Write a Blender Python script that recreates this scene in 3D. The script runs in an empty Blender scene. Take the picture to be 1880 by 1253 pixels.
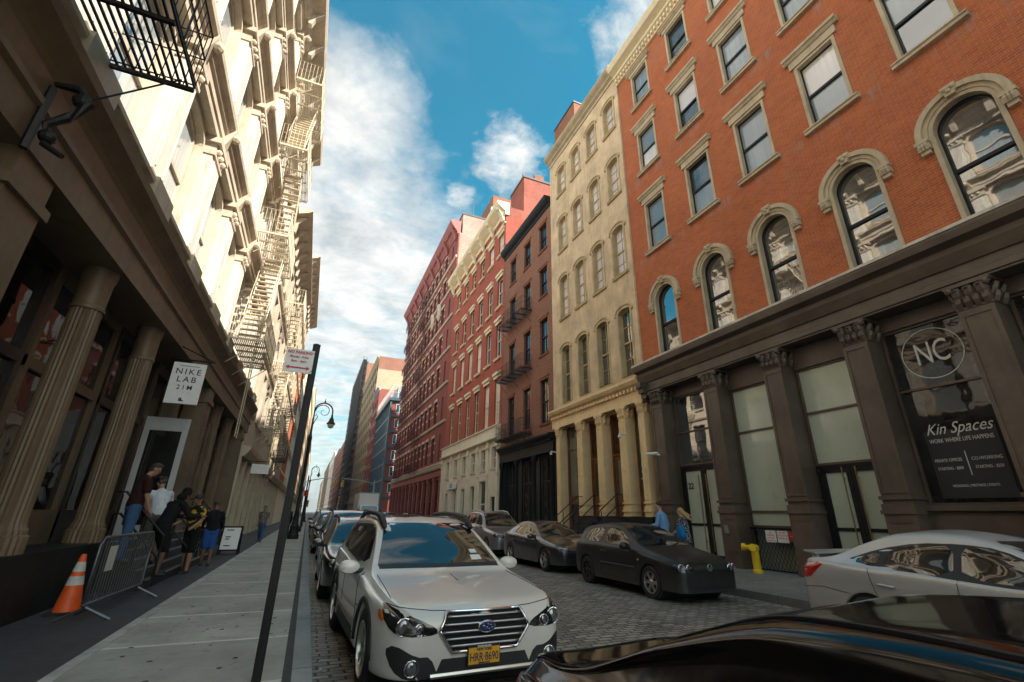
import bpy, bmesh, math, random
from math import sin, cos, pi, radians, sqrt, atan2
from mathutils import Vector, Matrix
from mathutils.bvhtree import BVHTree
random.seed(7)
scene = bpy.context.scene
C = scene.collection
# ------------------------------------------------------------------ mesh builder
class MB:
    def __init__(s): s.v = []; s.f = []
    def add(s, vs, fs):
        n = len(s.v); s.v += [tuple(p) for p in vs]; s.f += [tuple(i + n for i in f) for f in fs]; return s
    def box(s, x0, x1, y0, y1, z0, z1):
        if x0 > x1: x0, x1 = x1, x0
        if y0 > y1: y0, y1 = y1, y0
        if z0 > z1: z0, z1 = z1, z0
        return s.add([(x0,y0,z0),(x1,y0,z0),(x1,y1,z0),(x0,y1,z0),(x0,y0,z1),(x1,y0,z1),(x1,y1,z1),(x0,y1,z1)],
                     [(0,3,2,1),(4,5,6,7),(0,1,5,4),(1,2,6,5),(2,3,7,6),(3,0,4,7)])
    def fb(s, F, s0, s1, d0, d1, z0, z1):                # box in facade space
        return s.box(F.x + F.k*d0, F.x + F.k*d1, s0, s1, z0, z1)
    def prism(s, poly, f, a, b):                          # poly 2-D, f(p,t) -> 3-D
        n = len(poly)
        vs = [f(p, a) for p in poly] + [f(p, b) for p in poly]
        fs = [tuple(range(n))[::-1], tuple(range(n, 2*n))] + [(i, (i+1) % n, n+(i+1) % n, n+i) for i in range(n)]
        return s.add(vs, fs)
    def mould(s, F, s0, s1, prof):                        # profile (d,z) run along the facade
        return s.prism(prof, lambda p, t: (F.x + F.k*p[0], t, p[1]), s0, s1)
    def plate(s, F, poly, d0, d1):                        # polygon (s,z) extruded outwards
        return s.prism(poly, lambda p, t: (F.x + F.k*t, p[0], p[1]), d0, d1)
    def ring(s, F, outer, inner, d0, d1, closed=True):
        n = len(outer); m = n if closed else n-1
        P = lambda p, d: (F.x + F.k*d, p[0], p[1])
        vs = [P(p, d1) for p in outer] + [P(p, d1) for p in inner] + [P(p, d0) for p in outer] + [P(p, d0) for p in inner]
        fs = []
        for i in range(m):
            j = (i+1) % n
            fs += [(i, j, n+j, n+i), (2*n+i, 2*n+j, j, i), (n+i, n+j, 3*n+j, 3*n+i)]
        if not closed: fs += [(0, n, 3*n, 2*n), (n-1, 2*n-1, 4*n-1, 3*n-1)]
        return s.add(vs, fs)
    def tube(s, pts, r, n=6, cap=True):
        pts = [Vector(p) for p in pts]; rs = r if isinstance(r, (list, tuple)) else [r]*len(pts)
        rings = []; ref = None
        for i, p in enumerate(pts):
            t = (pts[min(i+1, len(pts)-1)] - pts[max(i-1, 0)])
            t = t.normalized() if t.length > 1e-9 else Vector((0,0,1))
            if ref is None: ref = Vector((0,0,1)) if abs(t.z) < .9 else Vector((1,0,0))
            a = t.cross(ref)
            if a.length < 1e-4: a = t.cross(Vector((0,1,0)))
            a.normalize(); b = t.cross(a).normalized(); ref = b.cross(t) * 1.0 if False else ref
            rings.append([p + a*cos(2*pi*k/n)*rs[i] + b*sin(2*pi*k/n)*rs[i] for k in range(n)])
        vs = [q for R in rings for q in R]; fs = []
        for i in range(len(pts)-1):
            for k in range(n): fs.append((i*n+k, i*n+(k+1) % n, (i+1)*n+(k+1) % n, (i+1)*n+k))
        if cap: fs += [tuple(range(n))[::-1], tuple(range((len(pts)-1)*n, len(pts)*n))]
        return s.add(vs, fs)
    def bar(s, a, b, w=.02, h=None): 
        return s.tube([a, b], w*.7, 4)
    def lathe(s, prof, c=(0,0,0), n=24, axis='z', flute=0, cap=True):
        vs = []; fs = []; m = len(prof)
        for r, z in prof:
            for k in range(n):
                a = 2*pi*k/n; rr = r*(1 - (flute if k % 2 else 0))
                p = (rr*cos(a), rr*sin(a), z) if axis == 'z' else ((z, rr*cos(a), rr*sin(a)) if axis == 'x' else (rr*cos(a), z, rr*sin(a)))
                vs.append((c[0]+p[0], c[1]+p[1], c[2]+p[2]))
        for i in range(m-1):
            for k in range(n): fs.append((i*n+k, i*n+(k+1) % n, (i+1)*n+(k+1) % n, (i+1)*n+k))
        if cap: fs += [tuple(range(n))[::-1], tuple(range((m-1)*n, m*n))]
        return s.add(vs, fs)
    def ball(s, c, r, n=10, m=7, sc=(1,1,1)):
        vs = [(c[0], c[1], c[2]-r*sc[2])]; fs = []
        for i in range(1, m):
            t = -pi/2 + pi*i/m
            for k in range(n): a = 2*pi*k/n; vs.append((c[0]+r*cos(t)*cos(a)*sc[0], c[1]+r*cos(t)*sin(a)*sc[1], c[2]+r*sin(t)*sc[2]))
        vs.append((c[0], c[1], c[2]+r*sc[2])); T = len(vs)-1
        for k in range(n):
            fs.append((0, 1+(k+1) % n, 1+k)); fs.append((T, T-n+k, T-n+(k+1) % n))
            for i in range(m-2): fs.append((1+i*n+k, 1+i*n+(k+1) % n, 1+(i+1)*n+(k+1) % n, 1+(i+1)*n+k))
        return s.add(vs, fs)
    def mesh(s, name, off=(0,0,0), smooth=False, fix=True, bevel=0, auto=None):
        me = bpy.data.meshes.new(name)
        me.from_pydata([(p[0]-off[0], p[1]-off[1], p[2]-off[2]) for p in s.v], [], s.f)
        bm = bmesh.new(); bm.from_mesh(me)
        if fix: bmesh.ops.recalc_face_normals(bm, faces=bm.faces)
        if bevel: bmesh.ops.bevel(bm, geom=list(bm.edges), offset=bevel, segments=2, affect='EDGES', clamp_overlap=True)
        bm.to_mesh(me); bm.free()
        if smooth:
            me.polygons.foreach_set('use_smooth', [True]*len(me.polygons))
            if auto is not None:
                me.set_sharp_from_angle(angle=radians(auto))
        return me
    def build(s, name, mat, parent=None, **kw):
        off = world_loc(parent) if parent else kw.pop('off', (0,0,0))
        me = s.mesh(name, off, **kw); me.materials.append(mat)
        o = bpy.data.objects.new(name, me); C.objects.link(o)
        if parent: o.parent = parent
        else: o.location = off
        return o
def world_loc(o):
    p = Vector((0,0,0))
    while o: p += o.location; o = o.parent
    return p
class Fac:                                                # a facade plane x = const, k = outward sign
    def __init__(s, x, k): s.x = x; s.k = k
L0 = lambda k: Fac(0, k)
GROUPS = {'parked_car': 'cars parked along the kerbs', 'person': 'people on the pavements', 'street_lamp': 'crook street lamps', 'sign_pole': 'sign poles on the left kerb', 'traffic_signal': 'mast arm traffic signals', 'hanging_sign': 'signs hanging over the left pavement', 'fire_escape': 'iron fire escapes on the fronts'}
def thing(name, label, cat, loc=(0,0,0), group=None, rz=0):
    o = bpy.data.objects.new(name, None); C.objects.link(o); o.empty_display_size = .3
    o.location = loc; o.rotation_euler = (0,0,rz); o['label'] = label; o['category'] = cat
    group = group or GROUPS.get(name)
    if group: o['group'] = group
    return o
def tag(o, label, cat, group=None):
    o['label'] = label; o['category'] = cat
    if group: o['group'] = group
    return o
def struct(o, kind='structure'): o['kind'] = kind; return o
def ref(me, name, parent, loc):
    o = bpy.data.objects.new(name, me); C.objects.link(o); o.parent = parent; o.location = loc; return o
# ------------------------------------------------------------------ materials
def N(nt, t, **kw):
    n = nt.nodes.new(t)
    for k, v in kw.items():
        if k in n.inputs: n.inputs[k].default_value = v
        else: setattr(n, k, v)
    return n
def mathn(nt, op, a, b=None, clamp=False):
    n = nt.nodes.new('ShaderNodeMath'); n.operation = op; n.use_clamp = clamp
    for i, x in enumerate((a, b)):
        if x is None: continue
        if isinstance(x, (int, float)): n.inputs[i].default_value = x
        else: nt.links.new(x, n.inputs[i])
    return n.outputs[0]
def mixc(nt, fac, a, b, mode='MIX'):
    n = nt.nodes.new('ShaderNodeMix'); n.data_type = 'RGBA'; n.blend_type = mode
    for i, x in ((0, fac), (6, a), (7, b)):
        if isinstance(x, (int, float)): n.inputs[i].default_value = x
        elif isinstance(x, tuple): n.inputs[i].default_value = (*x[:3], 1)
        else: nt.links.new(x, n.inputs[i])
    return n.outputs[2]
def noise(nt, vec, scale, detail=4, rough=.6, dist=0):
    n = N(nt, 'ShaderNodeTexNoise', Scale=scale, Detail=detail, Roughness=rough, Distortion=dist)
    if vec is not None: nt.links.new(vec, n.inputs['Vector'])
    return n.outputs['Fac']
def ramp(nt, fac, a, b, ca=(0,0,0), cb=(1,1,1)):
    n = nt.nodes.new('ShaderNodeMapRange'); n.inputs['From Min'].default_value = a; n.inputs['From Max'].default_value = b; n.clamp = True
    nt.links.new(fac, n.inputs['Value']); return n.outputs[0]
def newmat(name):
    m = bpy.data.materials.new(name); m.use_nodes = True; nt = m.node_tree; nt.nodes.clear()
    out = nt.nodes.new('ShaderNodeOutputMaterial'); b = nt.nodes.new('ShaderNodeBsdfPrincipled')
    nt.links.new(b.outputs[0], out.inputs[0]); return m, nt, b
def posn(nt): return nt.nodes.new('ShaderNodeNewGeometry').outputs['Position']
def swz(nt, p, sx=1, sy=1, sz=1):
    n = nt.nodes.new('ShaderNodeVectorMath'); n.operation = 'MULTIPLY'; n.inputs[1].default_value = (sx, sy, sz); nt.links.new(p, n.inputs[0]); return n.outputs[0]
def bump(nt, b, h, strength=.3, dist=.01):
    n = N(nt, 'ShaderNodeBump', Strength=strength, Distance=dist); nt.links.new(h, n.inputs['Height']); nt.links.new(n.outputs[0], b.inputs['Normal'])
def paint(name, col, rough=.55, var=.25, scale=1.3, streak=.25, metal=0, bmp=.15, coat=0, dirt=(.05,.04,.03), spec=.5, objc=False):
    """painted or cast surface: blotchy tone, rain streaks, fine relief"""
    m, nt, b = newmat(name)
    p = nt.nodes.new('ShaderNodeTexCoord').outputs['Object'] if objc else posn(nt)
    f = noise(nt, p, scale, 6, .65); c = mixc(nt, ramp(nt, f, .3, .75), tuple(x*(1-var) for x in col), tuple(min(1, x*(1+var*.6)) for x in col))
    if streak:
        s = noise(nt, swz(nt, p, 6, 6, .5), 1.0, 5, .7); c = mixc(nt, mathn(nt, 'MULTIPLY', ramp(nt, s, .52, .8), streak), c, dirt)
    nt.links.new(c, b.inputs['Base Color'])
    r = noise(nt, p, scale*6, 3); nt.links.new(mathn(nt, 'ADD', mathn(nt, 'MULTIPLY', r, .25), rough-.12, True), b.inputs['Roughness'])
    b.inputs['Metallic'].default_value = metal; b.inputs['Coat Weight'].default_value = coat; b.inputs['Coat Roughness'].default_value = .06
    b.inputs['Specular IOR Level'].default_value = spec
    if bmp: bump(nt, b, noise(nt, p, scale*18, 4), bmp, .01)
    return m
def brick(name, c1, c2, mortar, var=.35, w=.215, h=.076, ms=.006, stain=0, rough=.85, under=()):
    m, nt, b = newmat(name); p = posn(nt)
    sp = nt.nodes.new('ShaderNodeSeparateXYZ'); nt.links.new(p, sp.inputs[0])
    cb = nt.nodes.new('ShaderNodeCombineXYZ'); nt.links.new(mathn(nt, 'ADD', sp.outputs[0], sp.outputs[1]), cb.inputs[0]); nt.links.new(sp.outputs[2], cb.inputs[1])
    t = N(nt, 'ShaderNodeTexBrick', Scale=1.0); t.inputs['Brick Width'].default_value = w; t.inputs['Row Height'].default_value = h; t.inputs['Mortar Size'].default_value = ms
    t.inputs['Mortar Smooth'].default_value = .3; t.inputs['Bias'].default_value = 0
    nt.links.new(cb.outputs[0], t.inputs['Vector'])
    for k, v in (('Color1', c1), ('Color2', c2), ('Mortar', mortar)): t.inputs[k].default_value = (*v, 1)
    f = noise(nt, p, .45, 6, .65); c = mixc(nt, mathn(nt, 'MULTIPLY', ramp(nt, f, .35, .72), var), t.outputs[0], (.35, .3, .26), 'MULTIPLY')
    f2 = noise(nt, p, 3.2, 4, .7); c = mixc(nt, mathn(nt, 'MULTIPLY', ramp(nt, f2, .45, .8), .3), c, tuple(x*1.35 for x in c1))
    s = noise(nt, swz(nt, p, 3, 3, .35), 1.0, 6, .75); c = mixc(nt, mathn(nt, 'MULTIPLY', ramp(nt, s, .56, .8), .45+stain), c, (.2, .17, .15))
    for za, zb in under:                                  # pale salts washed down below the sills
        e = noise(nt, swz(nt, p, 2.2, 2.2, .45), 1.0, 7, .8); k = mathn(nt, 'MULTIPLY', ramp(nt, sp.outputs[2], za, zb), mathn(nt, 'LESS_THAN', sp.outputs[2], zb+.02))
        c = mixc(nt, mathn(nt, 'MULTIPLY', mathn(nt, 'MULTIPLY', ramp(nt, e, .5, .62), k), .75), c, (.33,.25,.225))
    nt.links.new(c, b.inputs['Base Color']); b.inputs['Roughness'].default_value = rough; b.inputs['Specular IOR Level'].default_value = .25
    bump(nt, b, mathn(nt, 'ADD', t.outputs['Fac'], mathn(nt, 'MULTIPLY', noise(nt, p, 30, 3), -.6)), -.35, .012)
    return m
def glass(name, tint=(.012,.016,.017), ior=1.9, wav=.02, curtain=None, rough=.02, scale=1.6):
    """window pane: dark room (or pale curtain folds) behind a strong reflection with a slightly uneven surface"""
    m, nt, b = newmat(name); p = posn(nt)
    if curtain:
        f = noise(nt, swz(nt, p, 9, 9, .25), 1.0, 3); g = noise(nt, p, .35, 1)
        c = mixc(nt, ramp(nt, f, .3, .7), tuple(x*.72 for x in curtain), curtain)
        c = mixc(nt, ramp(nt, g, .40, .60), c, tuple(x*.66 for x in curtain))
    else:
        f = noise(nt, p, .8, 3); c = mixc(nt, ramp(nt, f, .35, .7), tint, tuple(x*3.2 for x in tint))
    nt.links.new(c, b.inputs['Base Color'])
    b.inputs['Roughness'].default_value = rough; b.inputs['IOR'].default_value = ior
    if wav: bump(nt, b, noise(nt, p, scale, 2, .4), 1.0, wav)
    return m
def carpaint(name, col, metal=.0, rough=.3, coat=1.0, flake=.1, dirt=.25):
    m, nt, b = newmat(name); p = nt.nodes.new('ShaderNodeTexCoord').outputs['Object']
    f = noise(nt, p, 2.0, 6, .7); sp = nt.nodes.new('ShaderNodeSeparateXYZ'); nt.links.new(p, sp.inputs[0])
    low = mathn(nt, 'MULTIPLY', ramp(nt, mathn(nt, 'SUBTRACT', mathn(nt, 'MULTIPLY', f, .5), sp.outputs[2]), -.35, .15), dirt*1.6)
    c = mixc(nt, mathn(nt, 'MULTIPLY', ramp(nt, f, .45, .8), dirt*.35), col, (.2, .19, .17)); c = mixc(nt, low, c, (.12, .11, .1))
    nt.links.new(c, b.inputs['Base Color']); b.inputs['Metallic'].default_value = metal
    nt.links.new(mathn(nt, 'ADD', mathn(nt, 'MULTIPLY', noise(nt, p, 9, 4), .12), rough-.06), b.inputs['Roughness'])
    b.inputs['Coat Weight'].default_value = coat; b.inputs['Coat Roughness'].default_value = .025
    return m
def plain(name, col, rough=.5, metal=0, coat=0, ior=1.5, var=.12):
    m, nt, b = newmat(name); p = nt.nodes.new('ShaderNodeTexCoord').outputs['Object']
    c = mixc(nt, noise(nt, p, 14, 3), tuple(x*(1-var) for x in col), tuple(min(1, x*(1+var)) for x in col)); nt.links.new(c, b.inputs['Base Color'])
    b.inputs['Roughness'].default_value = rough; b.inputs['Metallic'].default_value = metal; b.inputs['Coat Weight'].default_value = coat; b.inputs['IOR'].default_value = ior
    return m
M = {}
M['brick_orange'] = brick('orange_brick', (.49,.130,.044), (.40,.094,.034), (.42,.25,.15), stain=.12, var=.3, under=((12.45, 13.05), (16.9, 17.62)))
M['brick_brown'] = brick('brown_brick', (.30,.125,.078), (.215,.085,.055), (.34,.23,.17))
M['brick_red'] = brick('painted_red_brick', (.41,.105,.066), (.35,.086,.055), (.33,.09,.06), ms=.003)
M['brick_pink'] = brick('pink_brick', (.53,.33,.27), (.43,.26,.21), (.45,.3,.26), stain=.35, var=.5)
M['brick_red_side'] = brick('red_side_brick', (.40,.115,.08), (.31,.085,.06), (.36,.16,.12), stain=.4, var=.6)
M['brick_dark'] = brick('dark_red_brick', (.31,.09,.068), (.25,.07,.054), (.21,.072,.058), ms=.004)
M['brick_rust'] = brick('rust_brick', (.32,.13,.07), (.25,.09,.05), (.28,.18,.12))
M['brick_tan'] = brick('tan_brick', (.46,.36,.24), (.38,.29,.19), (.4,.33,.25))
M['stone_tan'] = paint('tan_sandstone', (.52,.415,.275), .8, .25, 1.5, .45, bmp=.35)
M['stucco'] = paint('stained_beige_stucco', (.70,.515,.325), .85, .36, .8, .55, bmp=.5, dirt=(.26,.17,.08))
M['stucco_trim'] = paint('beige_trim', (.56,.42,.24), .8, .3, 1.2, .4, bmp=.3, dirt=(.2,.14,.07))
M['cream_iron'] = paint('cream_painted_iron', (.86,.625,.34), .5, .16, 1.4, .22, dirt=(.3,.19,.09))
M['brown_iron'] = paint('brown_painted_iron', (.12,.085,.062), .42, .42, 1.0, .55)
M['brown_ledge'] = paint('weathered_pale_ledge', (.66,.57,.47), .7, .35, 2.5, .4)
M['black_iron'] = paint('black_painted_iron', (.012,.012,.013), .5, .4, 2, .15, spec=.3)
M['black_wall'] = paint('charcoal_panel', (.022,.024,.028), .45, .4, 1, .25)
M['white_stone'] = paint('off_white_paint', (.80,.72,.57), .6, .16, .9, .4, dirt=(.4,.32,.22))
M['cream_trim'] = paint('cream_trim', (.80,.67,.45), .6, .12, 2, .25, dirt=(.4,.3,.16))
M['red_cornice'] = paint('red_painted_cornice', (.36,.09,.072), .5, .25, 1, .3)
M['dk_iron'] = paint('dark_red_iron', (.10,.018,.016), .5, .3, 1, .25)
M['band_stone'] = paint('pale_stone_bands', (.58,.49,.38), .75, .25, 1, .4)
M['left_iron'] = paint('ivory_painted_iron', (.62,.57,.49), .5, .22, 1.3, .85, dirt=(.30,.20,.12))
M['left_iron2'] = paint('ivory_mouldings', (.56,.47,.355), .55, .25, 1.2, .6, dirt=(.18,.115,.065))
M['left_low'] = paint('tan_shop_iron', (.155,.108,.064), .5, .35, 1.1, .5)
M['left_dark'] = paint('dark_shop_frame', (.020,.016,.012), .4, .35, 1.2, .2)
M['ivory_metal'] = paint('ivory_fire_escape_paint', (.64,.55,.40), .5, .15, 3, .3, dirt=(.25,.15,.08))
M['teal_metal'] = paint('blue_grey_mullion', (.06,.10,.13), .4, .2, 1, .15)
M['grey_panel'] = paint('grey_metal_panel', (.30,.33,.36), .5, .15, 1, .3)
M['rust_metal'] = paint('scaffold_dark', (.035,.028,.024), .7, .4, 1, .3)
M['wood'] = paint('brown_varnished_wood', (.16,.058,.022), .35, .35, 3, .25, bmp=.25)
M['grey_green'] = paint('grey_green_panel', (.22,.24,.20), .6, .2, 1, .2)
M['concrete_roof'] = paint('roofing', (.16,.15,.14), .9, .3, .5, 0)
M['glass'] = glass('dark_window_glass', ior=2.3, wav=.008)
M['glass_old'] = glass('wavy_old_window_glass', ior=3.6, wav=.003, scale=1.2)
M['glass_curtain'] = glass('curtained_window_glass', curtain=(.30,.34,.37), ior=1.9, wav=.008)
M['glass_pale'] = glass('pale_blind_window_glass', curtain=(.92,.87,.86), ior=1.7, wav=.01)
M['glass_left'] = glass('reflection_toned_glass', curtain=(.36,.39,.39), ior=1.9, wav=.01)  # greyish blue reflections put into the pane colour as a curtain tone
M['glass_shop'] = glass('dark_shop_glass', tint=(.010,.010,.009), ior=1.55, wav=.005)
M['glass_frost'] = paint('frosted_green_glass', (.50,.56,.46), .3, .12, .4, .06, bmp=0, coat=1.0)
M['glass_green'] = glass('green_tinted_shop_glass', tint=(.030,.065,.05), ior=1.7, wav=.006)
M['glass_blue'] = glass('blue_curtain_wall_glass', tint=(.02,.04,.055), ior=2.4, wav=.006)
M['chrome'] = plain('chrome', (.75,.76,.78), .12, 1)
M['alloy'] = plain('alloy', (.60,.58,.54), .28, 1)
M['dull_steel'] = plain('dull_steel', (.16,.17,.175), .5, .8, var=.3)
M['dull_white'] = paint('dull_white_frame', (.42,.43,.44), .5, .2, 2, .3)
M['steel'] = plain('galvanised_steel', (.42,.44,.45), .42, .9, var=.3)
M['brass'] = plain('brass_bar', (.62,.47,.24), .3, 1)
M['rubber'] = plain('tyre_rubber', (.018,.018,.019), .8, var=.3)
M['trim'] = plain('black_plastic', (.020,.021,.023), .55)
M['under'] = plain('underbody', (.008,.008,.008), .9)
M['carglass'] = glass('car_glass', tint=(.006,.009,.010), ior=1.95, wav=0, rough=.01)
M['lens'] = plain('clear_lens', (.20,.21,.22), .06, .55, 1.0, ior=1.8)
M['lamp_dark'] = plain('lamp_housing', (.02,.021,.023), .15, .2, 1.0)
M['red_lens'] = plain('red_lens', (.55,.012,.010), .12, 0, 1.0)
M['amber'] = plain('amber_lens', (.75,.16,.02), .15, 0, 1.0)
M['white'] = plain('white_sign_paint', (.78,.78,.77), .5)
M['ink'] = plain('black_ink', (.02,.02,.022), .6)
M['blue_ink'] = plain('navy_plate_ink', (.02,.025,.10), .5)
M['gold_plate'] = plain('gold_plate', (.83,.42,.02), .4)
M['red_paint'] = plain('red_sign_paint', (.52,.03,.03), .5)
M['letter'] = plain('pale_lettering', (.62,.62,.58), .6)
M['yellow'] = paint('yellow_paint', (.80,.52,.01), .4, .15, 4, .25, objc=True)
M['orange'] = plain('safety_orange', (.82,.11,.015), .5, var=.25)
M['reflect_white'] = plain('dirty_white_collar', (.58,.56,.52), .5, var=.3)
M['emblem_blue'] = plain('emblem_blue', (.01,.02,.14), .1, .3, 1.0)
# ------------------------------------------------------------------ architecture helpers
def outline(w, h, rise=0, n=14, ins=0, bot=0):
    """window outline (s,z) from the lower left corner, anticlockwise in s,z; rise = height of the arched head"""
    a = w/2-ins
    if rise <= 0: return [(-a, bot), (a, bot), (a, h-ins), (-a, h-ins)]
    sp = h-rise; r = rise-ins
    return [(-a, bot), (a, bot)] + [(a*cos(pi*i/n), sp+r*sin(pi*i/n)) for i in range(n+1)]
def wall(mb, F, s0, s1, z0, z1, ops, depth=.3, back=None, roof=True):
    """front skin with real openings (s centre, w, z, h, rise) and reveals; closes to a box of depth back"""
    P = lambda s, z, d=0: (F.x+F.k*d, s, z)
    S = sorted({round(v, 4) for v in [s0, s1] + [o[0]-o[1]/2 for o in ops] + [o[0]+o[1]/2 for o in ops]})
    Z = sorted({round(v, 4) for v in [z0, z1] + [o[2] for o in ops] + [o[2]+o[3] for o in ops]})
    vs = {}; 
    def V(s, z, d=0):
        k = (round(s, 4), round(z, 4), round(d, 4))
        if k not in vs: vs[k] = len(mb.v); mb.v.append(P(s, z, d))
        return vs[k]
    for j in range(len(Z)-1):
        zc = (Z[j]+Z[j+1])/2; row = [o for o in ops if o[2] < zc < o[2]+o[3]]
        for i in range(len(S)-1):
            sc = (S[i]+S[i+1])/2
            if any(abs(sc-o[0]) < o[1]/2 for o in row): continue
            mb.f.append((V(S[i], Z[j]), V(S[i+1], Z[j]), V(S[i+1], Z[j+1]), V(S[i], Z[j+1])))
    for c, w, z, h, rise in ops:
        o = [(c+p[0], z+p[1]) for p in outline(w, h, rise)]
        if rise > 0:
            t = z+h; arc = o[2:]
            for p, q in zip(arc[:-1], arc[1:]):
                i = len(mb.v); mb.v += [P(*p), P(*q), P(q[0], t), P(p[0], t)]; mb.f.append((i, i+1, i+2, i+3))
        n = len(o)
        for i in range(n):
            p, q = o[i], o[(i+1) % n]; j = len(mb.v)
            mb.v += [P(*p), P(*q), P(*q, -depth), P(*p, -depth)]; mb.f.append((j, j+1, j+2, j+3))
    if back:
        j = len(mb.v); mb.v += [P(s0,z0),P(s0,z1),P(s0,z1,-back),P(s0,z0,-back),P(s1,z0),P(s1,z1),P(s1,z1,-back),P(s1,z0,-back)]
        mb.f += [(j,j+1,j+2,j+3),(j+4,j+5,j+6,j+7),(j+2,j+3,j+7,j+6)]
        if roof: mb.f.append((j+1,j+2,j+6,j+5))
    return mb
WC = {}
def arc_band(w, h, rise, g0, g1, n=16, drop=0):
    a = w/2; sp = h-rise
    f = lambda g: [(a+g, sp-drop)] * (1 if drop else 0) + [((a+g)*cos(pi*i/n), sp+(rise+g)*sin(pi*i/n)) for i in range(n+1)] + [(-a-g, sp-drop)] * (1 if drop else 0)
    return f(g1), f(g0)
def window(bld, F, s, z, w, h, rise=0, frame='black_iron', pane='glass', fw=.07, rec=.17, cols=1, rows=1, rail=True, sill=None, hood=None, casing=None, upper=None, name='window'):
    """one sash window: frame with rails and bars > pane, sill, lintel; meshes are shared between like windows"""
    key = (F.k, round(w,2), round(h,2), round(rise,2), frame, pane, fw, rec, cols, rows, rail, str(sill), str(hood), str(casing), upper)
    if key not in WC:
        f = L0(F.k); m = MB(); fd = -rec
        m.ring(f, outline(w, h, rise, ins=-.006, bot=-.006), outline(w, h, rise, ins=fw, bot=fw), fd-.08, fd)
        mid = h*.5 if rise < w*.3 else (h-rise)*.52+.1
        if rail: m.fb(f, -w/2+fw*.9, w/2-fw*.9, fd-.06, fd+.012, mid-.045, mid+.045)
        ih = (mid-.045-fw); top0 = mid+.045; th = h-fw-top0
        for i in range(1, cols):
            x = -w/2+fw+(w-2*fw)*i/cols; m.fb(f, x-.018, x+.018, fd-.055, fd-.012, fw*.9, mid-.04 if rail else h-fw); 
            if rail: m.fb(f, x-.018, x+.018, fd-.055, fd-.012, top0-.01, h-fw*.9-(rise*.25*abs(2*i/cols-1) if rise else 0))
        for j in range(1, rows):
            for b, hh in ((fw, ih), (top0, th - (rise*.2 if rise else 0))): m.fb(f, -w/2+fw*.9, w/2-fw*.9, fd-.05, fd-.016, b+hh*j/rows-.016, b+hh*j/rows+.016)
        g = MB(); 
        if rail and not rise:
            g.plate(f, [(-w/2+fw*.7, fw*.7), (w/2-fw*.7, fw*.7), (w/2-fw*.7, mid), (-w/2+fw*.7, mid)], fd-.062, fd-.05)
            g2 = MB().plate(f, [(-w/2+fw*.7, mid), (w/2-fw*.7, mid), (w/2-fw*.7, h-fw*.7), (-w/2+fw*.7, h-fw*.7)], fd-.052, fd-.036)
        else:
            g.plate(f, outline(w, h, rise, ins=fw*.7, bot=fw*.7), fd-.062, fd-.045); g2 = None
        parts = [('frame', m, frame), ('pane', g, pane)] + ([('pane', g2, upper or pane)] if g2 else [])
        if casing:                                        # (material, width, proud)
            q = MB(); cm, cw, cp = casing
            if rise: o1 = outline(w+2*cw, h+cw, rise+cw); o2 = outline(w, h, rise, ins=.008)
            else: o1 = outline(w+2*cw, h+cw); o2 = outline(w, h, ins=.008)
            o2[0] = (o2[0][0], 0); o2[1] = (o2[1][0], 0)
            q.ring(f, o1, o2, -rec+.003, cp); parts.append(('casing', q, cm))
        if sill:                                          # (material, height, proud, extra width)
            q = MB(); sm, sh, sp, se = sill
            q.mould(f, -w/2-se, w/2+se, [(-rec+.01, -sh), (sp*.8, -sh), (sp*.8, -sh*.45), (sp, -sh*.4), (sp, -.03), (-rec+.01, .012)])
            parts.append(('sill', q, sm))
        if hood:
            q = MB(); kind, hm, hh, hp, he = hood; cw = casing[1] if casing else 0
            if kind == 'flat':
                b = h+cw+.004
                q.mould(f, -w/2-he*.6, w/2+he*.6, [(0, b), (hp*.35, b), (hp*.35, b+hh*.5), (0, b+hh*.5)])
                q.mould(f, -w/2-he, w/2+he, [(0, b+hh*.502), (hp*.5, b+hh*.502), (hp*.8, b+hh*.68), (hp, b+hh*.72), (hp, b+hh*.9), (0, b+hh)])
            elif kind == 'slab':
                q.fb(f, -w/2-he, w/2+he, -.02, hp, h+.004, h+hh)
            elif kind == 'bar':                           # corbelled hood and little brackets
                b = h+.004
                q.fb(f, -w/2-he*.7, w/2+he*.7, -.02, hp*.5, b, b+hh*.55)
                q.fb(f, -w/2-he, w/2+he, -.02, hp, b+hh*.552, b+hh)
            else:                                         # arched hood moulding with corbels and keystone
                o1, o2 = arc_band(w, h, rise, cw+.002, cw+hh, drop=.05); q.ring(f, o1, o2, -.01, hp*.55, closed=False)
                o1, o2 = arc_band(w, h, rise, cw+hh*.42, cw+hh*.98, drop=.05); q.ring(f, o1, o2, hp*.552, hp, closed=False)
                if kind == 'arch':
                    for k in (-1, 1):
                        c = k*(w/2+cw+hh*.55); zb = h-rise
                        q.fb(f, c-hh*.58, c+hh*.58, -.01, hp*1.25, zb-.15, zb-.055); q.fb(f, c-hh*.5, c+hh*.5, -.01, hp*1.05, zb-.34, zb-.152)
                        for t in (-.26, 0, .26): q.tube([(F.k*hp*1.05, c+t*hh, zb-.16), (F.k*hp*1.3, c+t*hh, zb-.24), (F.k*hp*1.0, c+t*hh, zb-.35)], hh*.12, 5)
                        q.fb(f, c-hh*.38, c+hh*.38, -.01, hp*.8, zb-.46, zb-.342)
                    q.prism([(-.09, h+cw-.02), (.09, h+cw-.02), (.15, h+cw+hh*1.12), (-.15, h+cw+hh*1.12)], lambda p, t: (F.k*t, p[0], p[1]), -.01, hp*1.35)
                    for t in (-.07, .07): q.ball((F.k*hp*1.35, t, h+cw+hh*.75), .07, 6, 5); 
                    q.ball((F.k*hp*1.4, 0, h+cw+hh*.4), .06, 6, 5)
            parts.append(('lintel', q, hm))
        WC[key] = [(nm, mb_.mesh(nm), mt) for nm, mb_, mt in parts]
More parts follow.
